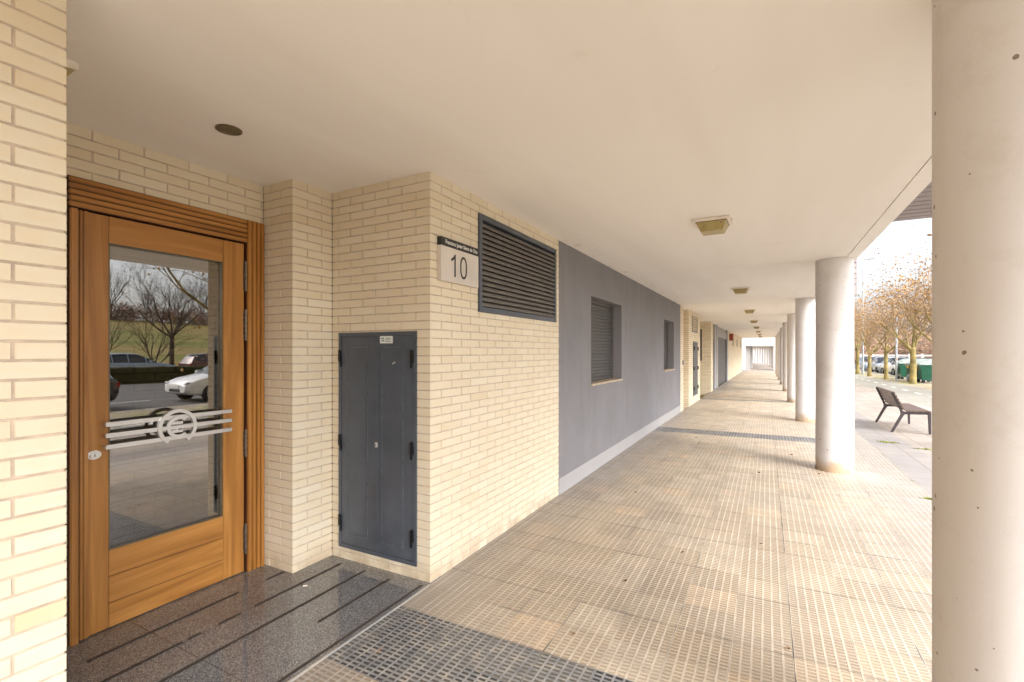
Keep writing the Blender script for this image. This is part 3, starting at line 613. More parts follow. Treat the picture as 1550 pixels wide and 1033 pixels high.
# one clean front skin instead of butted boxes
m=MB(); ys_=[y0,W1[0],W1[1],W2[0],W2[1],y1]; zs_=[-.1,1.18,2.41,CH]
vs=[(MX,y,z) for z in zs_ for y in ys_]; n=6; fs=[]
for j in range(3):
    for i in range(5):
        if j==1 and i in (1,3): continue
        fs.append((j*n+i,j*n+i+1,(j+1)*n+i+1,(j+1)*n+i))
m.add(vs,fs)
for (a,b,c,d) in (W1,W2):
    D=MX-.19
    m.add([(MX,a,c),(D,a,c),(D,a,d),(MX,a,d)],[(0,3,2,1)]); m.add([(MX,b,c),(D,b,c),(D,b,d),(MX,b,d)],[(0,1,2,3)])
    m.add([(MX,a,d),(D,a,d),(D,b,d),(MX,b,d)],[(0,3,2,1)]); m.add([(MX,a,c),(D,a,c),(D,b,c),(MX,b,c)],[(0,1,2,3)])
m.add([(MX,y1,-.1),(MX-.2,y1,-.1),(MX-.2,y1,CH),(MX,y1,CH)],[(0,1,2,3)])
m.build('render',M['grey'],gw,offset=OFF(gw))
m=MB(); m.add([(MX+.004,y0,-.06),(MX+.004,10,-.06),(MX+.004,y1,-.06),(MX+.004,y0,.185),(MX+.004,10,.182),(MX+.004,y1,.172),(MX,y0,.185),(MX,10,.182),(MX,y1,.172)],[(0,1,4,3),(1,2,5,4),(3,4,7,6),(4,5,8,7)])
m.build('skirting',M['skirt'],gw,offset=OFF(gw))
for (a,b,c,d) in (W1,W2):
    w=MB(); D=MX-.155
    for q in ((a+.001,a+.035,c+.03,d-.001),(b-.035,b-.001,c+.03,d-.001)): w.box(D-.02,D+.02,*q,0,.002)
    w.box(D-.02,D+.02,a+.035,b-.035,d-.03,d-.001)
    wo=w.build('window',M['dark2'],gw,offset=OFF(gw))
    s=MB(); k=0; z=c+.03
    while z<d-.035:
        s.prism([(D-.012,z),(D-.003,z+.004),(D+.003,z+.025),(D-.003,z+.046),(D-.012,z+.05)],'y',a+.0355,b-.0355); z+=.05
    s.build('roller_shutter',M['shutter'],wo,offset=OFF(wo))
    s=MB(); s.box(MX-.189,MX+.022,a+.001,b-.001,c+.001,c+.028,0,.003); s.build('sill',M['sill'],wo,offset=OFF(wo))
# ------------------------------------------------------------------ walls further along the arcade
BF=M['brickfar']
def vent(loc_y,z,w,h,label,x=MX,n=9,group=None):
    t=thing('ventilation_grille',label,'grille',(x,loc_y,z),0,group)
    f=MB(); a,b=loc_y-w/2,loc_y+w/2
    f.box(x-.02,x+.012,a,a+.03,z,z+h); f.box(x-.02,x+.012,b-.03,b,z,z+h); f.box(x-.02,x+.011,a+.03,b-.03,z+h-.03,z+h); f.box(x-.02,x+.011,a+.03,b-.03,z,z+.03); f.box(x-.021,x-.015,a+.02,b-.02,z+.02,z+h-.02)
    f.build('grille_frame',M['dark'],t,offset=OFF(t))
    s=MB()
    for k in range(n): zz=z+.035+(h-.07)*k/n; s.prism([(x-.012,zz+(h-.07)/n*.8),(x+.008,zz),(x+.004,zz-.002),(x-.014,zz+(h-.07)/n*.7)],'y',a+.031,b-.031)
    s.build('louvre_panel',M['void'],t,offset=OFF(t)); return t
m=MB(); m.box(MX-.4,MX,13.814,14.35,-.2,CH); tag(m.build('brick_pier',BF),'slim cream brick pier just past the far end of the grey wall','pier')
m=MB(); m.box(MX-.6,MX-.35,14.35,15.4,-.2,CH); m.box(MX-1.45,MX,15.4,18.2,-.25,CH); m.box(MX-1.6,MX-1.35,18.2,20.6,-.25,CH); m.box(MX-1.8,MX-1.6,20.6,22,-.25,CH)
tag(m.build('brick_wall',BF),'cream brick wall of the second entrance, holding a small high vent and grey cabinet','wall')
vent(16.75,2.28,1.3,.52,'small dark vent high on the brick wall beyond the grey wall',n=7)
c2=thing('meter_cabinet','narrow grey meter cabinet on the brick wall past the grey wall','cabinet',(MX,16.9,.2))
m=MB(); m.box(MX+.001,MX+.012,16.35,17.45,.2,1.98); m.build('frame',M['dark'],c2,offset=OFF(c2))
for a,b in ((16.39,16.89),(16.91,17.41)):
    m=MB(); m.box(MX+.012,MX+.02,a,b,.24,1.94,0,.002); m.build('cabinet_door',M['shutter'],c2,offset=OFF(c2))
    for z in (.45,1.1,1.75): m=MB(); m.box(MX+.02,MX+.05,(a if a<16.5 else b-.05),(a+.05 if a<16.5 else b),z-.06,z+.06,0,.004); m.build('hinge',M['black'],c2,offset=OFF(c2))
s2=thing('hanging_sign','dark upright panel on the brick side wall of the second entrance','panel',(MX-.12,18.3,1.3))
m=MB(); m.box(MX+.002,MX+.05,18.24,18.34,1.32,2.45,0,.004); m.build('sign_panel',M['black'],s2,offset=OFF(s2)); 
for zz in (1.5,2.2): m=MB(); m.box(MX-.06,MX+.001,18.26,18.32,zz,zz+.06); m.build('bracket',M['dark'],s2,offset=OFF(s2))
m=MB(); m.box(MX-.9,MX,22,22.85,-.3,CH); m.box(MX-.3,MX-.12,22.85,24.5,-.3,CH); tag(m.build('brick_wall',BF),'cream brick pier with shop glazing before the grey roller shutter','wall')
sd=thing('shop_door','dark narrow shop door with pale side frame left of the roller shutter','door',(MX-.1,23.6,0))
m=MB(); m.box(MX-.119,MX-.08,22.86,24.49,-.1,2.2); m.build('door_leaf',M['black'],sd,offset=OFF(sd)); m=MB(); m.box(MX-.079,MX-.02,23.9,24.49,-.1,CH-.01); m.build('side_frame',M['skirt'],sd,offset=OFF(sd))
m=MB(); m.box(MX-.4,MX,24.5,25.3,-.3,CH); m.box(MX-.4,MX-.1,25.3,31.4,2.75,CH); m.box(MX-.4,MX,31.4,32.2,-.3,CH); tag(m.build('shopfront_wall',M['skirt']),'pale rendered shopfront piers around the grey roller shutter','wall')
rs_=thing('roller_shutter','wide grey roller shutter closing the shop halfway along the arcade','shutter',(MX-.08,28.3,0))
m=MB(); z=-.12
while z<2.3: m.prism([(MX-.10,z),(MX-.085,z+.01),(MX-.080,z+.05),(MX-.085,z+.09),(MX-.10,z+.1)],'y',25.35,31.35); z+=.1
m.build('shutter_curtain',M['shutter'],rs_,offset=OFF(rs_))
m=MB(); m.box(MX-.10,MX-.03,25.31,31.39,2.38,2.745,0,.004); m.build('shutter_box',M['skirt'],rs_,offset=OFF(rs_))
for yy in (25.301,31.351): m=MB(); m.box(MX-.10,MX-.04,yy,yy+.048,-.15,2.38); m.build('guide_rail',M['dark'],rs_,offset=OFF(rs_))
m=MB(); m.box(MX-.5,MX,32.2,50.6,-.4,CH); tag(m.build('brick_wall',BF),'long pale brick wall at the far end of the arcade with small high vents','wall')
ab=thing('alarm_box','red brown alarm box high on the wall past the roller shutter','alarm box',(MX,33.4,2.5))
m=MB(); m.prism([(33.2,2.35),(33.6,2.35),(33.68,2.55),(33.6,2.78),(33.2,2.78),(33.12,2.55)],'x',MX+.003,MX+.22,0,.015); m.build('cover',M['redbox'],ab,offset=OFF(ab)); m=MB(); m.box(MX+.0005,MX+.003,33.1,33.7,2.32,2.8); m.build('back_plate',M['dark'],ab,offset=OFF(ab))
for y,l in ((37,'nearest of the three small vents high on the far brick wall'),(42,'middle one of the three small vents high on the far brick wall'),(48,'farthest of the three small vents high on the far brick wall')):
    vent(y,2.05,1.3,.55,l,n=5,group='small vents on the far wall')
bx=thing('wall_socket_box','small dark bell box at hand height on the slim brick pier','bell box',(MX,14.2,1.3)); m=MB(); m.box(MX+.001,MX+.03,14.15,14.26,1.28,1.40,0,.006); m.build('cover',M['dark'],bx,offset=OFF(bx)); m=MB(); m.box(MX+.03,MX+.034,14.18,14.23,1.32,1.36,0,.001); m.build('button',M['steel'],bx,offset=OFF(bx))
# ------------------------------------------------------------------ ceiling (panels with open joints), slab above
m=MB(); js=[-14,-3.1,2.35,7.88,13.4,18.9,24.4,29.9,35.4,40.9,50.2]
js=[-14,7.88,18.9,29.9,40.9,50.2]
for a,b in zip(js,js[1:]): m.box(-3.9 if b<20 else -3.9,.948,a+.004,b-.004,CH,CH+.05)
m.box(.956,1.09,-14,50.2,CH-.001,CH+.30)
m.box(-3.9,.956,-14,50.2,CH+.05,CH+.30,1)
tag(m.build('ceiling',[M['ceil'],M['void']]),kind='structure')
# upper storeys of the building
ub=thing('apartment_building','upper storeys of the cream brick apartment building carried over the arcade','building',(0,20,CH+.3))
m=MB(); m.box(-12,1.085,-14,50.2,CH+.31,12.2); m.box(-12,-3.92,-14,50.2,-.4,CH+.31); m.build('upper_wall',BF,ub,offset=OFF(ub))
m=MB(); m.box(-12.3,1.4,-14.3,50.5,12.2,12.5); m.build('roof',M['fascia'],ub,offset=OFF(ub))
for fl in range(3):
    for k in range(11):
        y=-11+5.5*k+2.2
        w=MB(); z=4.3+2.9*fl; w.box(1.086,1.10,y,y+1.4,z,z+1.35); wo=w.build('window',M['dark2'],ub,offset=OFF(ub)); s=MB(); s.box(1.1005,1.104,y+.07,y+1.33,z+.07,z+1.28); s.build('pane',M['cglass'],wo,offset=OFF(wo))
def balcony(y0,y1,x1,label):
    b=thing('balcony',label,'balcony',(1.1,(y0+y1)/2,3.2),0,'balconies over the arcade edge')
    m=MB(); m.box(1.105,x1,y0,y1,3.235,3.40); m.build('slab',M['frame_soffit'],b,offset=OFF(b))
    s=MB(); n=int((y1-y0)/.17)
    for k in range(n):
        a=y0+(y1-y0)*k/n; s.box(1.105,x1,a+.010,y0+(y1-y0)*(k+1)/n-.010,3.205,3.233,0,.002)
    s.build('slatted_soffit',M['frame_soffit'],b,offset=OFF(b))
    s=MB()
    for k in range(7): s.box(x1-.03,x1,y0,y1,3.401+.15*k,3.53+.15*k); 
    for yy in (y0,y1-.03):
        for k in range(7): s.box(1.105,x1-.031,yy,yy+.03,3.401+.15*k,3.53+.15*k)
    s.build('parapet',M['frame_soffit'],b,offset=OFF(b))
balcony(-1.2,7.2,2.6,'grey slatted balcony underside beyond the arcade edge, behind the nearest column')
balcony(16.3,24.5,2.22,'far grey balcony glimpsed as a thin dark edge right of the second column')
# ------------------------------------------------------------------ columns
labels=['huge pale round column nearest the camera at the right edge','second round column, with a rusty stained foot and white spill beside it','third round column counted from the camera','fourth round column counted from the camera','fifth round column counted from the camera','sixth round column counted from the camera','seventh round column counted from the camera','eighth round column, next to last of the row','ninth and farthest round column of the arcade row']
CYS=[2.2,8.0,13.45,18.8,24.2,29.5,34.8,40.1,45.4]
for y,l in zip(CYS,labels):
    cx=.748 if y<3 else .83
    zb=gz(0,y); m=MB(); m.lathe([(.228,zb-.05),(.228,zb+.02),(.225,zb+.03),(.225,CH-.0005)],cx,y,64)
    o=m.build('round_column',M['column'],None,smooth=40); tag(o,l,'column','round columns along the arcade')
# ------------------------------------------------------------------ ceiling lights
LL=['nearest ceiling light over the arcade floor, with yellowed trapezoid cover','second ceiling light from the camera down the arcade','third ceiling light from the camera down the arcade','fourth ceiling light from the camera down the arcade','fifth ceiling light from the camera down the arcade','sixth ceiling light from the camera down the arcade','seventh ceiling light from the camera down the arcade','eighth and farthest ceiling light of the arcade']
def frustum(mb,x0,x1,y0,y1,z1,x2,x3,y2,y3,z0):
    mb.add([(x0,y0,z1),(x1,y0,z1),(x1,y1,z1),(x0,y1,z1),(x2,y2,z0),(x3,y2,z0),(x3,y3,z0),(x2,y3,z0)],[(0,1,2,3),(7,6,5,4),(0,4,5,1),(1,5,6,2),(2,6,7,3),(3,7,4,0)])
def ceiling_light():
    t=thing('ceiling_light',LL[0],'ceiling light',(0,0,0),0,'square ceiling lights of the arcade')
    m=MB(); m.box(-.165,.165,-.165,.165,-.028,-.0005,0,.006); m.box(-.18,-.165,-.02,.02,-.02,-.001); m.box(.165,.18,-.02,.02,-.02,-.001); m.build('housing',M['lampwhite'],t)
    m=MB(); frustum(m,-.135,.135,-.135,.135,-.0285,-.098,.098,-.095,.095,-.115); d=m.build('diffuser',M['diffuser'],t)
    m=MB(); frustum(m,-.14,.14,-.14,.14,-.0282,-.137,.137,-.137,.137,-.034); m.build('rim',M['bronze'],d)
    m=MB(); m.tube([(.09,-.1365,-.055),(.09,-.128,-.055)],.007,8); m.build('screw',M['bronze'],d)
    return t
l0=ceiling_light()
for i in range(8):
    o=l0 if i==0 else copy_tree(l0); o.location=(-.47,5.05+5.6*i,CH); o['label']=LL[i]
    if i==0: o.rotation_euler=(0,0,R(-1.5))
dl=thing('recessed_downlight','round bronze downlight recessed in the ceiling above the entrance door','downlight',(-2.735,1.655,CH))
m=MB(); m.lathe([(.069,0),(.069,-.006),(.060,-.009),(.055,-.004),(.055,-.0005)],0,0,40,0,False); m.build('trim_ring',M['bronze'],dl,smooth=50)
m=MB(); m.lathe([(.0545,-.003),(.04,-.005),(.0,-.006)],0,0,40,0,False); m.build('lens',M['lens'],dl,smooth=True)
el=thing('emergency_light','small pale box light on the ceiling at the left, half hidden by the brick','emergency light',(-2.80,.87,CH))
m=MB(); m.box(-.165,.11,-.09,.09,-.035,-.0005,0,.004); m.build('housing',M['lampwhite'],el); m=MB(); frustum(m,-.15,.095,-.08,.08,-.036,-.12,.07,-.055,.055,-.075); m.build('diffuser',M['diffuser'],el)
# ------------------------------------------------------------------ small litter on the floor
def at_floor(name,label,cat,x,y,fn):
    t=fn(); return t
m=MB(); m.tube([(-2.86,2.25,.0125),(-2.835,2.268,.0125)],.0045,8,0); m.tube([(-2.862,2.249,.0135),(-2.868,2.243,.03)],.005,8,1); tag(m.build('cigarette_butt',[M['cork'],M['ash']]),'tiny cigarette butt lying on the granite landing','cigarette butt')
LP=[(-.62,4.1,.03),(-.9,3.4,.03),(-1.35,5.6,.035),(-.05,4.6,.02),(.35,8.8,.04),(-.1,7.3,.03),(.62,7.62,.03),(-1.2,9.7,.04),(.1,3.05,.02),(-1.0,2.62,.025)]
lg=['near the middle of the arcade floor','on the tiles a little past the dark band','beside the brick wall foot','on the paler tiles in front of the second column','past the second column on the arcade floor','between grey wall and second column','right at the foot of the second column','on the tiles beside the grey wall','on the pale tiles toward the nearest column','at the edge of the dark tile band']
for (x,y,s),w in zip(LP,lg):
    s*=.75
    m=MB(); vs=[]
    for k in range(7): a=2*math.pi*k/7; r=s*(.5+.6*random.random()); vs.append((x+r*math.cos(a),y+r*.6*math.sin(a),.004+.012*random.random()))
    vs.append((x,y,.003)); m.add(vs,[(7,k,(k+1)%7) for k in range(7)]); o=m.build('fallen_leaf',M['brownleaf']); tag(o,'small withered leaf '+w,'leaf','withered leaves on the arcade floor')
def weeds(x,y,rx,ry,n):
    m=MB()
    for _ in range(n):
        a=random.random()*6.28; r=random.random()**.5; px=x+rx*r*math.cos(a); py=y+ry*r*math.sin(a); z=gz(px,py); h=random.uniform(.004,.022); d=random.uniform(0,6.28); w=.012
        m.add([(px-w*math.cos(d),py-w*math.sin(d),z),(px+w*math.cos(d),py+w*math.sin(d),z+.002),(px+.03*math.sin(d),py+.03*math.cos(d),z+h)],[(0,1,2)])
    return m
for (x,y,rx,ry) in ((1.95,10.9,.17,.10),(2.45,10.4,.26,.07),(1.72,6.9,.2,.03),(2.1,8.2,.16,.03)):
    tag(weeds(x,y,rx,ry,110).build('weeds',M['weed']),'low green weeds growing in the paving joints','weeds',kind='stuff')
w=MB()
for k in range(24):
    y=20+3*k; q=weeds(7.2,y,.6,1.5,220); b=len(w.v); w.v+=q.v; w.f+=[tuple(i+b for i in f) for f in q.f]; w.mi+=q.mi; w.tone+=q.tone
tag(w.build('verge_grass',M['weed']),'green grass patches along the tree verge','grass',kind='stuff')
# ------------------------------------------------------------------ bench
bn=thing('park_bench','brown slatted park bench with dark metal legs on the plaza beyond the columns','bench',(2.55,13.2,gz(0,13)))
def side(y):
    m=MB(); t=.022
    pts_back=[(-.30,0),(-.255,0),(-.075,.375),(-.05,.385),(.30,.398),(.318,.0),(.352,.0),(.355,.425),(.34,.445),(-.06,.440),(-.10,.455),(-.245,.82),(-.262,.835),(-.285,.83),(-.282,.80),(-.142,.455),(-.128,.39)]
    m.prism(pts_back,'y',y-t,y+t,0,.006); return m
for s,(yy) in enumerate((-.80,.80)):
    side(yy).build('side_frame',M['castiron'],bn)
for k in range(6):
    m=MB(); x=-.035+k*.066; m.box(x,x+.056,-.85,.85,.447,.472,0,.005); m.build('seat_slat',M['benchwood'],bn)
for k in range(6):
    t=k/5; x=-.092-.150*t*1.0; z=.47+.058*k*1.08; m=MB()
    m.prism([(x,z),(x+.026,z+.010),(x+.004,z+.060),(x-.022,z+.050)],'y',-.85,.85,0,.004); m.build('back_slat',M['benchwood'],bn)
# ------------------------------------------------------------------ trees
def make_tree(seed,H=7.4,trunk_h=2.0,r0=.15,spread=1.0,leaves=1500,upright=.35,depth=5,leafsize=.06,nl0=6):
    rg=random.Random(seed); wood=MB(); crown=MB(); tips=[]
    def grow(p,d,L,r,lev):
        pts=[p]; rs=[r]; n=4; q=p.copy(); dd=d.copy()
        for i in range(n):
            dd=(dd+Vector((rg.gauss(0,.13),rg.gauss(0,.13),rg.gauss(0,.07)+upright*.09))).normalized(); q=q+dd*(L/n); pts.append(q.copy()); rs.append(r*(1-.48*(i+1)/n))
        (wood if lev<2 else crown).tube(pts,rs,7 if lev<2 else (4 if lev<4 else 3),0,False)
        if lev>=depth: tips.extend(pts[1:]); return
        nk={0:nl0,1:5,2:4,3:4,4:3}.get(lev,3)
        for k in range(nk):
            i=rg.randint(1,n) if lev>0 else rg.randint(0,n); i=n if k==0 else i
            base=pts[max(i,1)]; az=rg.uniform(0,6.28); tilt=rg.uniform(.45,1.05) if lev else rg.uniform(.5,1.1)
            ax=dd.orthogonal().normalized(); ax.rotate(Matrix.Rotation(az,3,dd)); nd=dd.copy(); nd.rotate(Matrix.Rotation(tilt*spread,3,ax)); nd.z+=.12*upright; nd.normalize()
            grow(base,nd,L*rg.uniform(.55,.78),rs[max(i,1)]*rg.uniform(.5,.72),lev+1)
            if lev>=3: tips.append(base)
    wood.tube([(0,0,-.05),(0,0,.12),(.02,0,trunk_h*.5),(0,.02,trunk_h)],[r0*1.35,r0*1.05,r0*.92,r0*.85],12,0,False)
    top=Vector((0,.02,trunk_h))
    for k in range(nl0):
        az=2*math.pi*k/nl0+rg.uniform(-.4,.4); el=rg.uniform(.55,1.2) if k else 1.45
        d=Vector((math.cos(az)*math.cos(el),math.sin(az)*math.cos(el),math.sin(el))); grow(top-Vector((0,0,.25*rg.random())),d,(H-trunk_h)*.42*rg.uniform(.8,1.1),r0*.40,1)
    lf=MB()
    for _ in range(leaves):
        p=rg.choice(tips)+Vector((rg.gauss(0,.08),rg.gauss(0,.08),rg.gauss(0,.08))); a=Vector((rg.gauss(0,1),rg.gauss(0,1),rg.gauss(0,1))).normalized()*leafsize*rg.uniform(.6,1.4); b=a.orthogonal().normalized()*a.length*.6; b.rotate(Matrix.Rotation(rg.uniform(0,6.28),3,a.normalized()))
        lf.add([p-a*.9,p+b,p+a,p-b],[(0,1,2,3)])
    return wood,crown,lf
def tree_thing(name,label,parts,loc,rz,scale,group,barkm,twigm,leafm):
    t=thing(name,label,'tree',loc,rz,group); t.scale=(scale,)*3
    wood,crown,lf=parts
    wood.build('trunk',barkm,t,smooth=60); c=crown.build('branches',twigm,t)
    if lf.f: lf.build('foliage',leafm,t)
    return t
tA=make_tree(3,leaves=2600,leafsize=.05,trunk_h=1.8,spread=1.0,nl0=7,upright=.25,r0=.135); tB=make_tree(11,H=7.8,leaves=1700,leafsize=.05,spread=1.0,nl0=6,upright=.25,r0=.13)
trees=[]
TL={9:'street tree on the verge nearest the arcade entrance, mirrored in the door glass',24:'street tree whose branches reach in from behind the nearest column',29:'street tree behind the nearest column, its twigs filling the right of the gap',34:'tree with the thick forked trunk standing between the bench and the bins',39:'slimmer street tree just left of the grey post',44:'street tree by the white parked cars, third trunk leftward from the bins',49:'street tree close to the second column edge',54.5:'last street tree showing before the second column hides the row'}
pa=tree_thing('street_tree',TL[34],tA,(7.2,34.1,gz(0,34)),.6,1.13,'street trees on the verge',M['bark'],M['twig'],M['leaf'])
pb=tree_thing('street_tree',TL[39],tB,(6.9,39.2,gz(0,39)),2.1,.92,'street trees on the verge',M['bark'],M['twig'],M['leaf'])
for y,src,rz,s,x in ((9,pb,0.4,.95,7.4),(24,pb,3.9,.95,7.6),(29,pa,2.4,1.0,7.4),(44,pa,4.1,.9,6.75),(49,pb,5.2,.95,6.7),(54.5,pa,1.2,1.0,6.6)):
    c=copy_tree(src); c.location=(x,y,gz(0,y)); c.rotation_euler=(0,0,rz); c.scale=(s*1.08,s*1.08,s*1.1); c['label']=TL[y]
# trees beyond the street, seen mirrored in the door glass
tC=make_tree(21,H=10,trunk_h=2.8,r0=.17,leaves=350,spread=.9,upright=.5); 
pc=tree_thing('field_tree','tall half bare tree standing on the field behind the hedge, mirrored in the door glass',tC,(33,19.8,0),.3,1.0,None,M['darktwig'],M['darktwig'],M['leaf'])
tD=make_tree(5,H=6.2,trunk_h=.6,r0=.12,leaves=60,spread=.75,upright=.6,depth=4,nl0=5)
pd_=tree_thing('bare_shrub_tree','bare many stemmed shrub tree by the hedge, left of two in the door reflection',tD,(30,14.2,0),.3,1.0,None,M['darktwig'],M['darktwig'],M['leaf'])
c=copy_tree(pd_); c.location=(31,17.6,0); c.rotation_euler=(0,0,2.2); c['label']='bare many stemmed shrub tree by the hedge, right of two in the door reflection'
tE=make_tree(9,H=13,trunk_h=2.2,r0=.18,leaves=0,spread=.55,upright=1.3,depth=4,nl0=7)
pe=None
sp=[(108,46),(112,54),(109,58),(113,66),(110,74)]
for i,(x,y) in enumerate(sp):
    lab='tall bare poplar on the hill crest, number of them alike against the sky'
    lab='tall bare poplar like its neighbours on the hill crest beyond the field'
    if pe is None: pe=tree_thing('bare_poplar',lab,tE,(x,y,gz(x,y)),0,1.15,'bare poplars on the hill crest',M['darktwig'],M['darktwig'],M['leaf'])
    else:
        c=copy_tree(pe); c.location=(x,y,gz(x,y)); c.rotation_euler=(0,0,i*1.3); s=random.uniform(.75,1.25); c.scale=(s,s,s*random.uniform(.9,1.1))
# far woods: twiggy mass
m=MB(); rg=random.Random(4)
def clump(cx,cy,cz,rx,rz_,n,s):
    for _ in range(n):
        v=Vector((rg.gauss(0,1),rg.gauss(0,1),rg.gauss(0,1))).normalized()*rg.random()**.4; p=Vector((cx+v.x*rx,cy+v.y*rx,cz+v.z*rz_)); a=Vector((rg.gauss(0,1),rg.gauss(0,1),rg.gauss(0,1)+.8)).normalized()*s*rg.uniform(.5,1.5); b=a.orthogonal().normalized()*s*.22
        m.add([p-a,p+b,p+a,p-b],[(0,1,2,3)])
for k in range(100):
    y=30+k*.62; x=102+rg.uniform(-2,4); clump(x,y,gz(x,y)+1.2,2.2,rg.uniform(1.2,2.6),90,.5)
for k in range(90):
    y=97+rg.uniform(0,45); x=9+k*.5; clump(x,y,gz(x,y)+2.0,3.2,rg.uniform(2.5,5.2),260,.5)
tag(m.build('far_wood',M['wood_far']),'brown leafless woodland beyond the street and on the hill crest','woodland',kind='stuff')
# hedge
m=MB(); rg=random.Random(8)
for _ in range(42000):
    x=rg.uniform(24.4,25.3); y=rg.uniform(7,34); z=rg.random()**.7*.86+.05*noise.noise(Vector((y*1.5,x,0)))
    a=Vector((rg.gauss(0,1),rg.gauss(0,1),rg.gauss(0,1))).normalized()*.055; b=a.orthogonal().normalized()*.04; p=Vector((x,y,z+gz(x,y)-.1)); m.add([p-a,p+b,p+a,p-b],[(0,1,2,3)])
m.box(24.5,25.2,7.05,33.9,-.2,.74)
tag(m.build('hedge',M['hedge']),'clipped hedge along the far side of the street','hedge')
# ------------------------------------------------------------------ vehicles
def make_car(kind,paintm,label,group,front_dark=False):
    t=thing('parked_car',label,'car',(0,0,0),0,group)
    if kind=='hatch': # along +x = front ; stations x, zlow, zsh, wlow, wsh, ztop, wtop, cabin?
        S=[(-2.02,.42,.78,.70,.74,.80,.60,0),(-1.92,.30,.92,.78,.82,.96,.66,0),(-1.72,.24,.98,.82,.86,1.30,.60,1),(-1.45,.22,.97,.83,.87,1.47,.60,1),(-.6,.22,.95,.84,.88,1.54,.61,1),(.05,.22,.93,.84,.88,1.50,.60,1),(.62,.22,.92,.84,.88,1.22,.62,1),(1.08,.22,.91,.84,.87,.95,.66,1),(1.55,.23,.82,.82,.84,.86,.60,0),(1.88,.28,.70,.76,.78,.74,.54,0),(2.02,.36,.58,.62,.64,.62,.46,0)]; H=.31
    elif kind=='wagon':
        S=[(-2.25,.42,.80,.70,.74,.82,.60,0),(-2.18,.30,.92,.80,.84,.94,.66,0),(-2.0,.24,.95,.83,.88,1.20,.62,1),(-1.7,.22,.95,.84,.89,1.44,.61,1),(-.7,.22,.94,.85,.90,1.50,.62,1),(0,.22,.92,.85,.90,1.47,.61,1),(.55,.22,.91,.85,.89,1.26,.62,1),(1.15,.22,.90,.84,.88,.94,.66,1),(1.75,.23,.80,.82,.85,.84,.60,0),(2.12,.28,.68,.76,.78,.72,.54,0),(2.27,.36,.58,.60,.62,.61,.46,0)]; H=.32
    else: # van
        S=[(-2.45,.40,1.1,.88,.92,2.0,.80,0),(-2.40,.28,1.15,.92,.96,2.12,.84,0),(-1.2,.24,1.15,.93,.97,2.15,.85,0),(.5,.24,1.15,.93,.97,2.15,.85,1),(1.1,.24,1.13,.93,.96,2.05,.82,1),(1.55,.24,1.12,.92,.95,1.60,.78,1),(1.95,.24,1.10,.90,.93,1.15,.74,1),(2.3,.28,.98,.86,.88,1.04,.66,0),(2.48,.36,.78,.74,.76,.82,.52,0)]; H=.34
    def sec(s):
        x,zl,zs,wl,ws,zt,wt,_=s
        mid=(zl+zs)/2
        half=[(0,zl),(wl*.92,zl),(wl,zl+.06),(ws,mid),(ws*.985,zs-.04),(ws*.955,zs),(wt+.02,zt-.045),(wt-.05,zt-.005),(0,zt+.012)]
        return [(x,a,b) for a,b in half]+[(x,-a,b) for a,b in half[-2:0:-1]]
    secs=[sec(s) for s in S]; n=len(secs[0]); body=MB(); glassL=MB(); vs=[p for s in secs for p in s]
    bf=[];side=[];front=[];rear=[]
    cab=[i for i,s in enumerate(S) if s[7]]; c0,c1=cab[0],cab[-1]
    for i in range(len(S)-1):
        for k in range(n):
            f=(i*n+k,(i+1)*n+k,(i+1)*n+(k+1)%n,i*n+(k+1)%n)
            both=S[i][7] and S[i+1][7]
            if both and k in (5,n-6): side.append(f)
            elif both and k in (6,7,n-8,n-7) and i>=c1-2: front.append(f)
            elif kind!='van' and k in (6,7,n-8,n-7) and (i==c0-0 and False): rear.append(f)
            elif kind!='van' and i==c0 and k in (6,7,n-8,n-7) : rear.append(f)
            else: bf.append(f)
    bf.append(tuple(range(n))[::-1]); bf.append(tuple((len(S)-1)*n+k for k in range(n)))
    body.add(vs,bf); body.build('body',paintm,t,smooth=35)
    def gl(fs,name):
        if not fs: return
        g=MB(); g.add(vs,fs); g.build(name,M['cglass'],t,smooth=35)
    gl([f for f in side if vs[f[0]][1]>0],'side_window'); gl([f for f in side if vs[f[0]][1]<0],'side_window'); gl(front,'windscreen'); gl(rear,'rear_window')
    # door pillars
    xs=[(S[c0][0]+S[c1][0])*.5,(S[c0][0]*.75+S[c1][0]*.25),S[c1-1][0]*.9] if kind!='van' else []
    def at(x):
        for a,b in zip(S,S[1:]):
            if a[0]<=x<=b[0]: u=(x-a[0])/(b[0]-a[0]); return [a[j]*(1-u)+b[j]*u for j in range(7)]
    for x in xs:
        a=at(x)
        for sg_ in (1,-1): p=MB(); p.tube([(x,sg_*(a[4]*.957),a[2]),(x,sg_*(a[6]+.022),a[5]-.05)],.028,6); p.build('pillar',paintm,t)
    f0=S[-1]; r0=S[0]
    for sg_ in (1,-1):
        g=MB(); g.prism([(sg_*.42,f0[2]-.02),(sg_*.60,f0[2]+.0),(sg_*.74,f0[2]+.12),(sg_*.70,f0[2]+.14),(sg_*.45,f0[2]+.05)],'x',f0[0]-.30,f0[0]-.035,0,.01); g.build('headlight',M['clight'],t)
        g=MB(); g.box(r0[0]-.012,r0[0]+.16,sg_*.60,sg_*.79,r0[2]-.12,r0[2]+.06,0,.02); g.build('tail_light',M['rlight'],t)
        g=MB(); xm=S[c1-1][0]+.12; g.box(xm-.09,xm+.06,sg_*.90,sg_*1.06,.93 if kind!='van' else 1.2,1.07 if kind!='van' else 1.45,0,.03); g.build('wing_mirror',paintm,t)
    g=MB(); g.box(f0[0]-.02,f0[0]+.012,-.34,.34,f0[1]+.0,f0[1]+.12,0,.02); g.build('grille',M['black'],t)
    g=MB(); g.box(f0[0]+.0,f0[0]+.02,-.26,.26,f0[1]+.14,f0[1]+.23,0,.005); g.build('number_plate',M['letterw'],t)
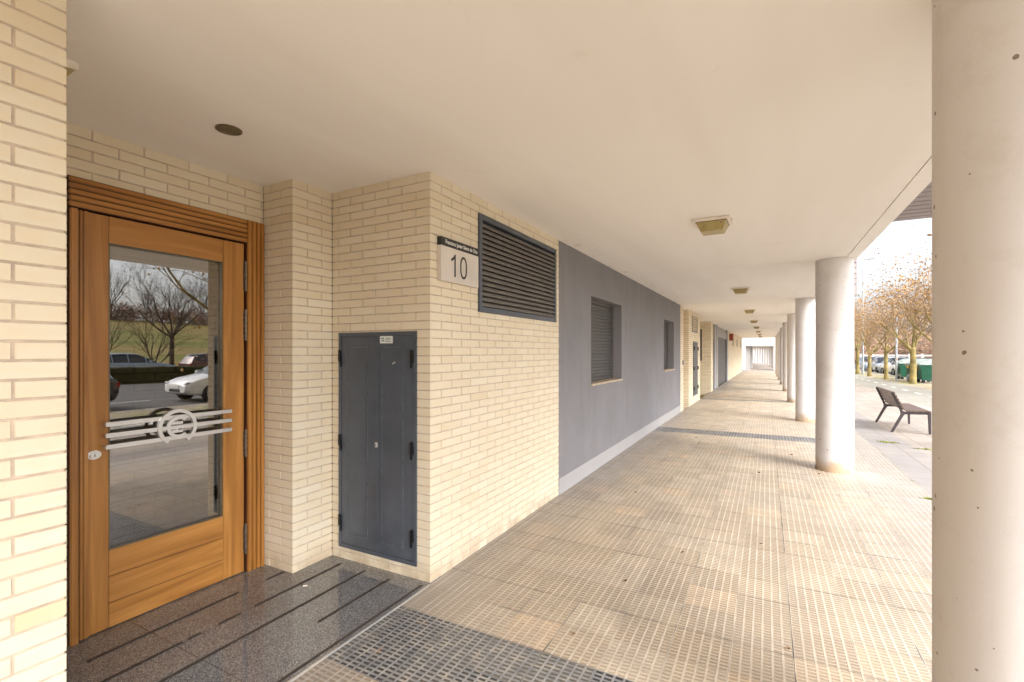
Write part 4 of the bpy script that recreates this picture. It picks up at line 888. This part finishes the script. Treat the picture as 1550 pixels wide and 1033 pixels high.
    g=MB(); g.box(r0[0]-.02,r0[0]+.01,-.26,.26,r0[1]+.12,r0[1]+.23,0,.005); g.build('number_plate',M['letterw'],t)
    for x in (S[0][0]+.78,S[-1][0]-.78):
        for sg_ in (1,-1):
            w=MB(); prof=[(H*.62,-.10),(H*.95,-.105),(H,-.07),(H,.07),(H*.95,.105),(H*.62,.10)]
            nn=28; vv=[]
            for r,yy in prof:
                for k in range(nn): a=2*math.pi*k/nn; vv.append((x+r*math.cos(a),sg_*.80+yy,H+r*math.sin(a)))
            w.add(vv,[(i*nn+k,i*nn+(k+1)%nn,(i+1)*nn+(k+1)%nn,(i+1)*nn+k) for i in range(5) for k in range(nn)]); wo=w.build('tyre',M['rubber'],t,smooth=35)
            q=MB(); cyl=[]; 
            for k in range(nn): a=2*math.pi*k/nn; cyl.append((x+H*.63*math.cos(a),sg_*.87,H+H*.63*math.sin(a)))
            cyl.append((x,sg_*.895,H)); q.add(cyl,[(k,(k+1)%nn,nn) for k in range(nn)]); q.build('rim',M['rim'],wo)
            ar=MB(); 
            for k in range(9):
                pass
    return t
PI=math.pi
G='cars parked along the street'
def put(c,x,y,rz): c.location=(x,y,gz(0,y)-.11); c.rotation_euler=(0,0,rz)
ca=make_car('hatch',M['cwhite'],'white hatchback parked at the kerb nose outward, mirrored large in the door glass',G); put(ca,11.2,11.1,-PI/2)
cb=make_car('hatch',M['cdark'],'black car whose rear end shows at the left of the door reflection',G); put(cb,11.2,5.15,-PI/2)
cc=make_car('wagon',M['cblue'],'pale blue estate car behind the hedge across the street, mirrored in the glass',G); cc.location=(26.9,14.5,.06); cc.rotation_euler=(0,0,PI/2)
cd=make_car('hatch',M['cred'],'dark red car behind the hedge, mirrored at the right of the door glass',G); cd.location=(28.9,20.6,.0); cd.rotation_euler=(0,0,PI/2)
ce=make_car('hatch',M['cwhite'],'white car parked just left of the slim street tree, facing the camera',G); put(ce,9.95,51.2,-PI/2+.12)
cf=make_car('wagon',M['cdark'],'dark car parked between the slim tree and the grey post',G); put(cf,10.0,44.6,-PI/2)
cg=make_car('hatch',M['csilver'],'silver car in the parked row nearest the second column edge',G); put(cg,10.0,57.4,-PI/2)
ch=make_car('van',M['cwhite'],'tall white van parked across the street behind the post','parked vans'); ch.name='parked_van'; ch['category']='van'; put(ch,14.5,55,-PI/2)
ci=make_car('wagon',M['cblue'],'blue car at the far end of the parked row beside the column',G); put(ci,10,65,-PI/2)
# ------------------------------------------------------------------ bins, bag, posts
def make_bin(label,loc):
    t=thing('refuse_container',label,'container',loc,0,'green refuse containers by the kerb')
    m=MB(); 
    def ring(z,hx,hy): return [(-hx,-hy,z),(hx,-hy,z),(hx,hy,z),(-hx,hy,z)]
    vs=ring(.18,.38,.55)+ring(.9,.50,.66)+ring(1.02,.52,.68)
    m.add(vs,[(0,3,2,1),(8,9,10,11)]+[(i,(i+1)%4,4+(i+1)%4,4+i) for i in range(4)]+[(4+i,4+(i+1)%4,8+(i+1)%4,8+i) for i in range(4)])
    for k in range(5): yy=-.5+.25*k; m.box(-.50,-.47,yy-.02,yy+.02,.35,.92)
    m.build('bin_body',M['bin'],t)
    m=MB(); m.prism([(-.57,1.03),(.56,1.03),(.56,1.22),(.40,1.36),(-.05,1.34),(-.50,1.13),(-.57,1.10)],'y',-.72,.72,0,.03); m.build('lid',M['binlid'],t)
    m=MB(); m.box(-.545,-.53,-.20,.20,.80,.93); 
    m.add([(-.51,-.2,.80),(-.51,.2,.80),(-.535,.2,.93),(-.535,-.2,.93)],[(0,3,2,1)]); m.build('label_panel',M['yellow'],t)
    for x in (-.34,.34):
        for y in (-.48,.48):
            w=MB(); w.tube([(x,y-.03,.09),(x,y+.03,.09)],.09,14); w.box(x-.02,x+.02,y-.05,y+.05,.1,.2); w.build('castor_wheel',M['rubber'],t)
    m=MB(); m.tube([(-.56,-.6,.98),(-.62,-.6,.98),(-.62,.6,.98),(-.56,.6,.98)],.015,6); m.build('grab_rail',M['galv'],t)
    return t
b0=make_bin('green refuse container nearest the big column, with pale lid and yellow label',(8.15,35.35,gz(0,34)))
for y,l in ((37.25,'green refuse container in the middle of the row by the kerb'),(40.1,'green refuse container farthest from the camera, behind the forked tree')):
    c=copy_tree(b0); c.location=(8.15,y,gz(0,y)); c['label']=l
bg=MB(); bm=bmesh.new(); bmesh.ops.create_icosphere(bm,subdivisions=3,radius=.28)
for v in bm.verts:
    n_=noise.noise(v.co*7)*.05; v.co*=1+n_; z=v.co.z; v.co.z=z*1.25+.30
    if z>.12: k=max(.12,1-(z-.12)*5.2); v.co.x*=k; v.co.y*=k
bg.bm(bm); o=bg.build('rubbish_bag',M['bag'],None,smooth=True); o.location=(7.5,36.0,gz(0,35)); o.scale=(.75,.75,.85); tag(o,'knotted blue grey rubbish bag left between tree and containers','rubbish bag')
post=thing('metal_post','plain grey metal post beside the forked street tree','post',(7.03,37.1,gz(0,37)))
m=MB(); m.lathe([(.06,0),(.06,4.0),(.052,4.04),(.0,4.06)],0,0,16,0,False); m.build('pole',M['galv'],post,smooth=40); m=MB(); m.lathe([(.11,0),(.11,.02),(.07,.05),(.062,.12)],0,0,16,0,False); m.build('base_collar',M['galv'],post,smooth=40)
lamp=thing('street_lamp','tall slender street lamp with flat head above the far trees','street lamp',(7.0,48.5,gz(0,48)))
m=MB(); m.lathe([(.09,0),(.075,1.2),(.045,9.45)],0,0,14,0,False); m.build('pole',M['galv'],lamp,smooth=40); m=MB(); m.tube([(0,0,9.4),(.12,0,9.47),(.3,0,9.5)],.03,8); m.build('arm',M['galv'],lamp); m=MB(); m.prism([(.1,9.44),(.78,9.50),(.80,9.54),(.7,9.60),(.15,9.56)],'y',-.13,.13,0,.015); m.build('lamp_head',M['galv'],lamp)
# distant white fence
wf=thing('white_fence','low white post and rail fence far behind the green containers','fence',(22,92,gz(0,92)))
m=MB(); m.box(-9,12,-.06,.06,1.25,1.45); m.box(-9,12,-.06,.06,.35,.5); m.build('rail',M['white'],wf)
for k in range(15): m=MB(); x=-9+1.5*k; m.box(x-.12,x+.12,-.12,.061+.06,0,1.6,0,.02); m.build('fence_post',M['white'],wf)
# ------------------------------------------------------------------ far building closing the arcade
fb=thing('portal_building','white rendered building with a portal closing the view at the arcade end','building',(0,58,gz(0,60)))
z0=gz(0,60)
m=MB(); Yp=57.2
m.box(-11,-2.05,Yp,Yp+1.2,z0-.1,9); m.box(.62,2.6,Yp,Yp+1.2,z0-.1,9); m.box(-2.05,.62,Yp,Yp+1.2,2.25,9); m.build('portal_wall',M['white'],fb,offset=OFF(fb))
m=MB(); m.box(-2.0-.05,-1.60,Yp+.5,Yp+9,z0-.1,2.245); m.build('side_wall',M['skirt'],fb,offset=OFF(fb))
m=MB(); pl=[(-9,Yp+1.2),(1.1,Yp+1.2)]+[(.75-3.1*(k/10)**1.5-.2*k/10+.4,66+3*k) for k in range(11)]+[(-9,96.5)]
m.prism(pl,'z',2.32,3.0); m.build('soffit',M['fascia'],fb,offset=OFF(fb))
m=MB()
for k in range(11):
    u=k/10; x=.75-3.1*u**1.5-.2*u; y=66+30*u; m.lathe([(.24,z0-.05),(.24,2.318)],x,y,20)
    m2=MB(); m2.lathe([(.24,z0-.05),(.24,2.318)],x,y,20); m2.build('portal_column',M['column'],fb,smooth=40,offset=OFF(fb))
sheet('portal_floor',-14,3.0,75,115,0.0,M['pave'])
# ------------------------------------------------------------------ light
w=bpy.data.worlds.new('World'); sc.world=w; w.use_nodes=True; nt=w.node_tree; nt.nodes.clear()
SUN_EL,SUN_AZ=38,122     # azimuth from +y towards +x
sky=nt.nodes.new('ShaderNodeTexSky'); sky.sky_type='NISHITA'; sky.sun_disc=False; sky.sun_elevation=R(SUN_EL); sky.sun_rotation=R(SUN_AZ); sky.air_density=1.0; sky.dust_density=5.0; sky.ozone_density=1.0
hsv=nt.nodes.new('ShaderNodeHueSaturation'); hsv.inputs['Saturation'].default_value=.38
tint=nt.nodes.new('ShaderNodeMix'); tint.data_type='RGBA'; tint.blend_type='MULTIPLY'; tint.inputs[0].default_value=1; tint.inputs[7].default_value=(.95,.985,1.05,1)
bg_=nt.nodes.new('ShaderNodeBackground'); bg_.inputs[1].default_value=.15; wo=nt.nodes.new('ShaderNodeOutputWorld')
nt.links.new(sky.outputs[0],hsv.inputs['Color']); nt.links.new(hsv.outputs[0],tint.inputs[6]); nt.links.new(tint.outputs[2],bg_.inputs[0]); nt.links.new(bg_.outputs[0],wo.inputs[0])
sl=bpy.data.lights.new('sun','SUN'); sl.energy=.62; sl.angle=R(50); sl.color=(1,1,1); so=bpy.data.objects.new('sun',sl); COL.objects.link(so)
d=Vector((math.sin(R(SUN_AZ))*math.cos(R(SUN_EL)),math.cos(R(SUN_AZ))*math.cos(R(SUN_EL)),math.sin(R(SUN_EL)))); so.rotation_euler=d.to_track_quat('Z','Y').to_euler(); so.location=(20,20,40)
sc.view_settings.view_transform='Standard'; sc.view_settings.look='None'; sc.view_settings.gamma=1; sc.view_settings.exposure=1.76
sc.render.engine='CYCLES'; sc.cycles.max_bounces=10; sc.cycles.diffuse_bounces=7; sc.cycles.transparent_max_bounces=12
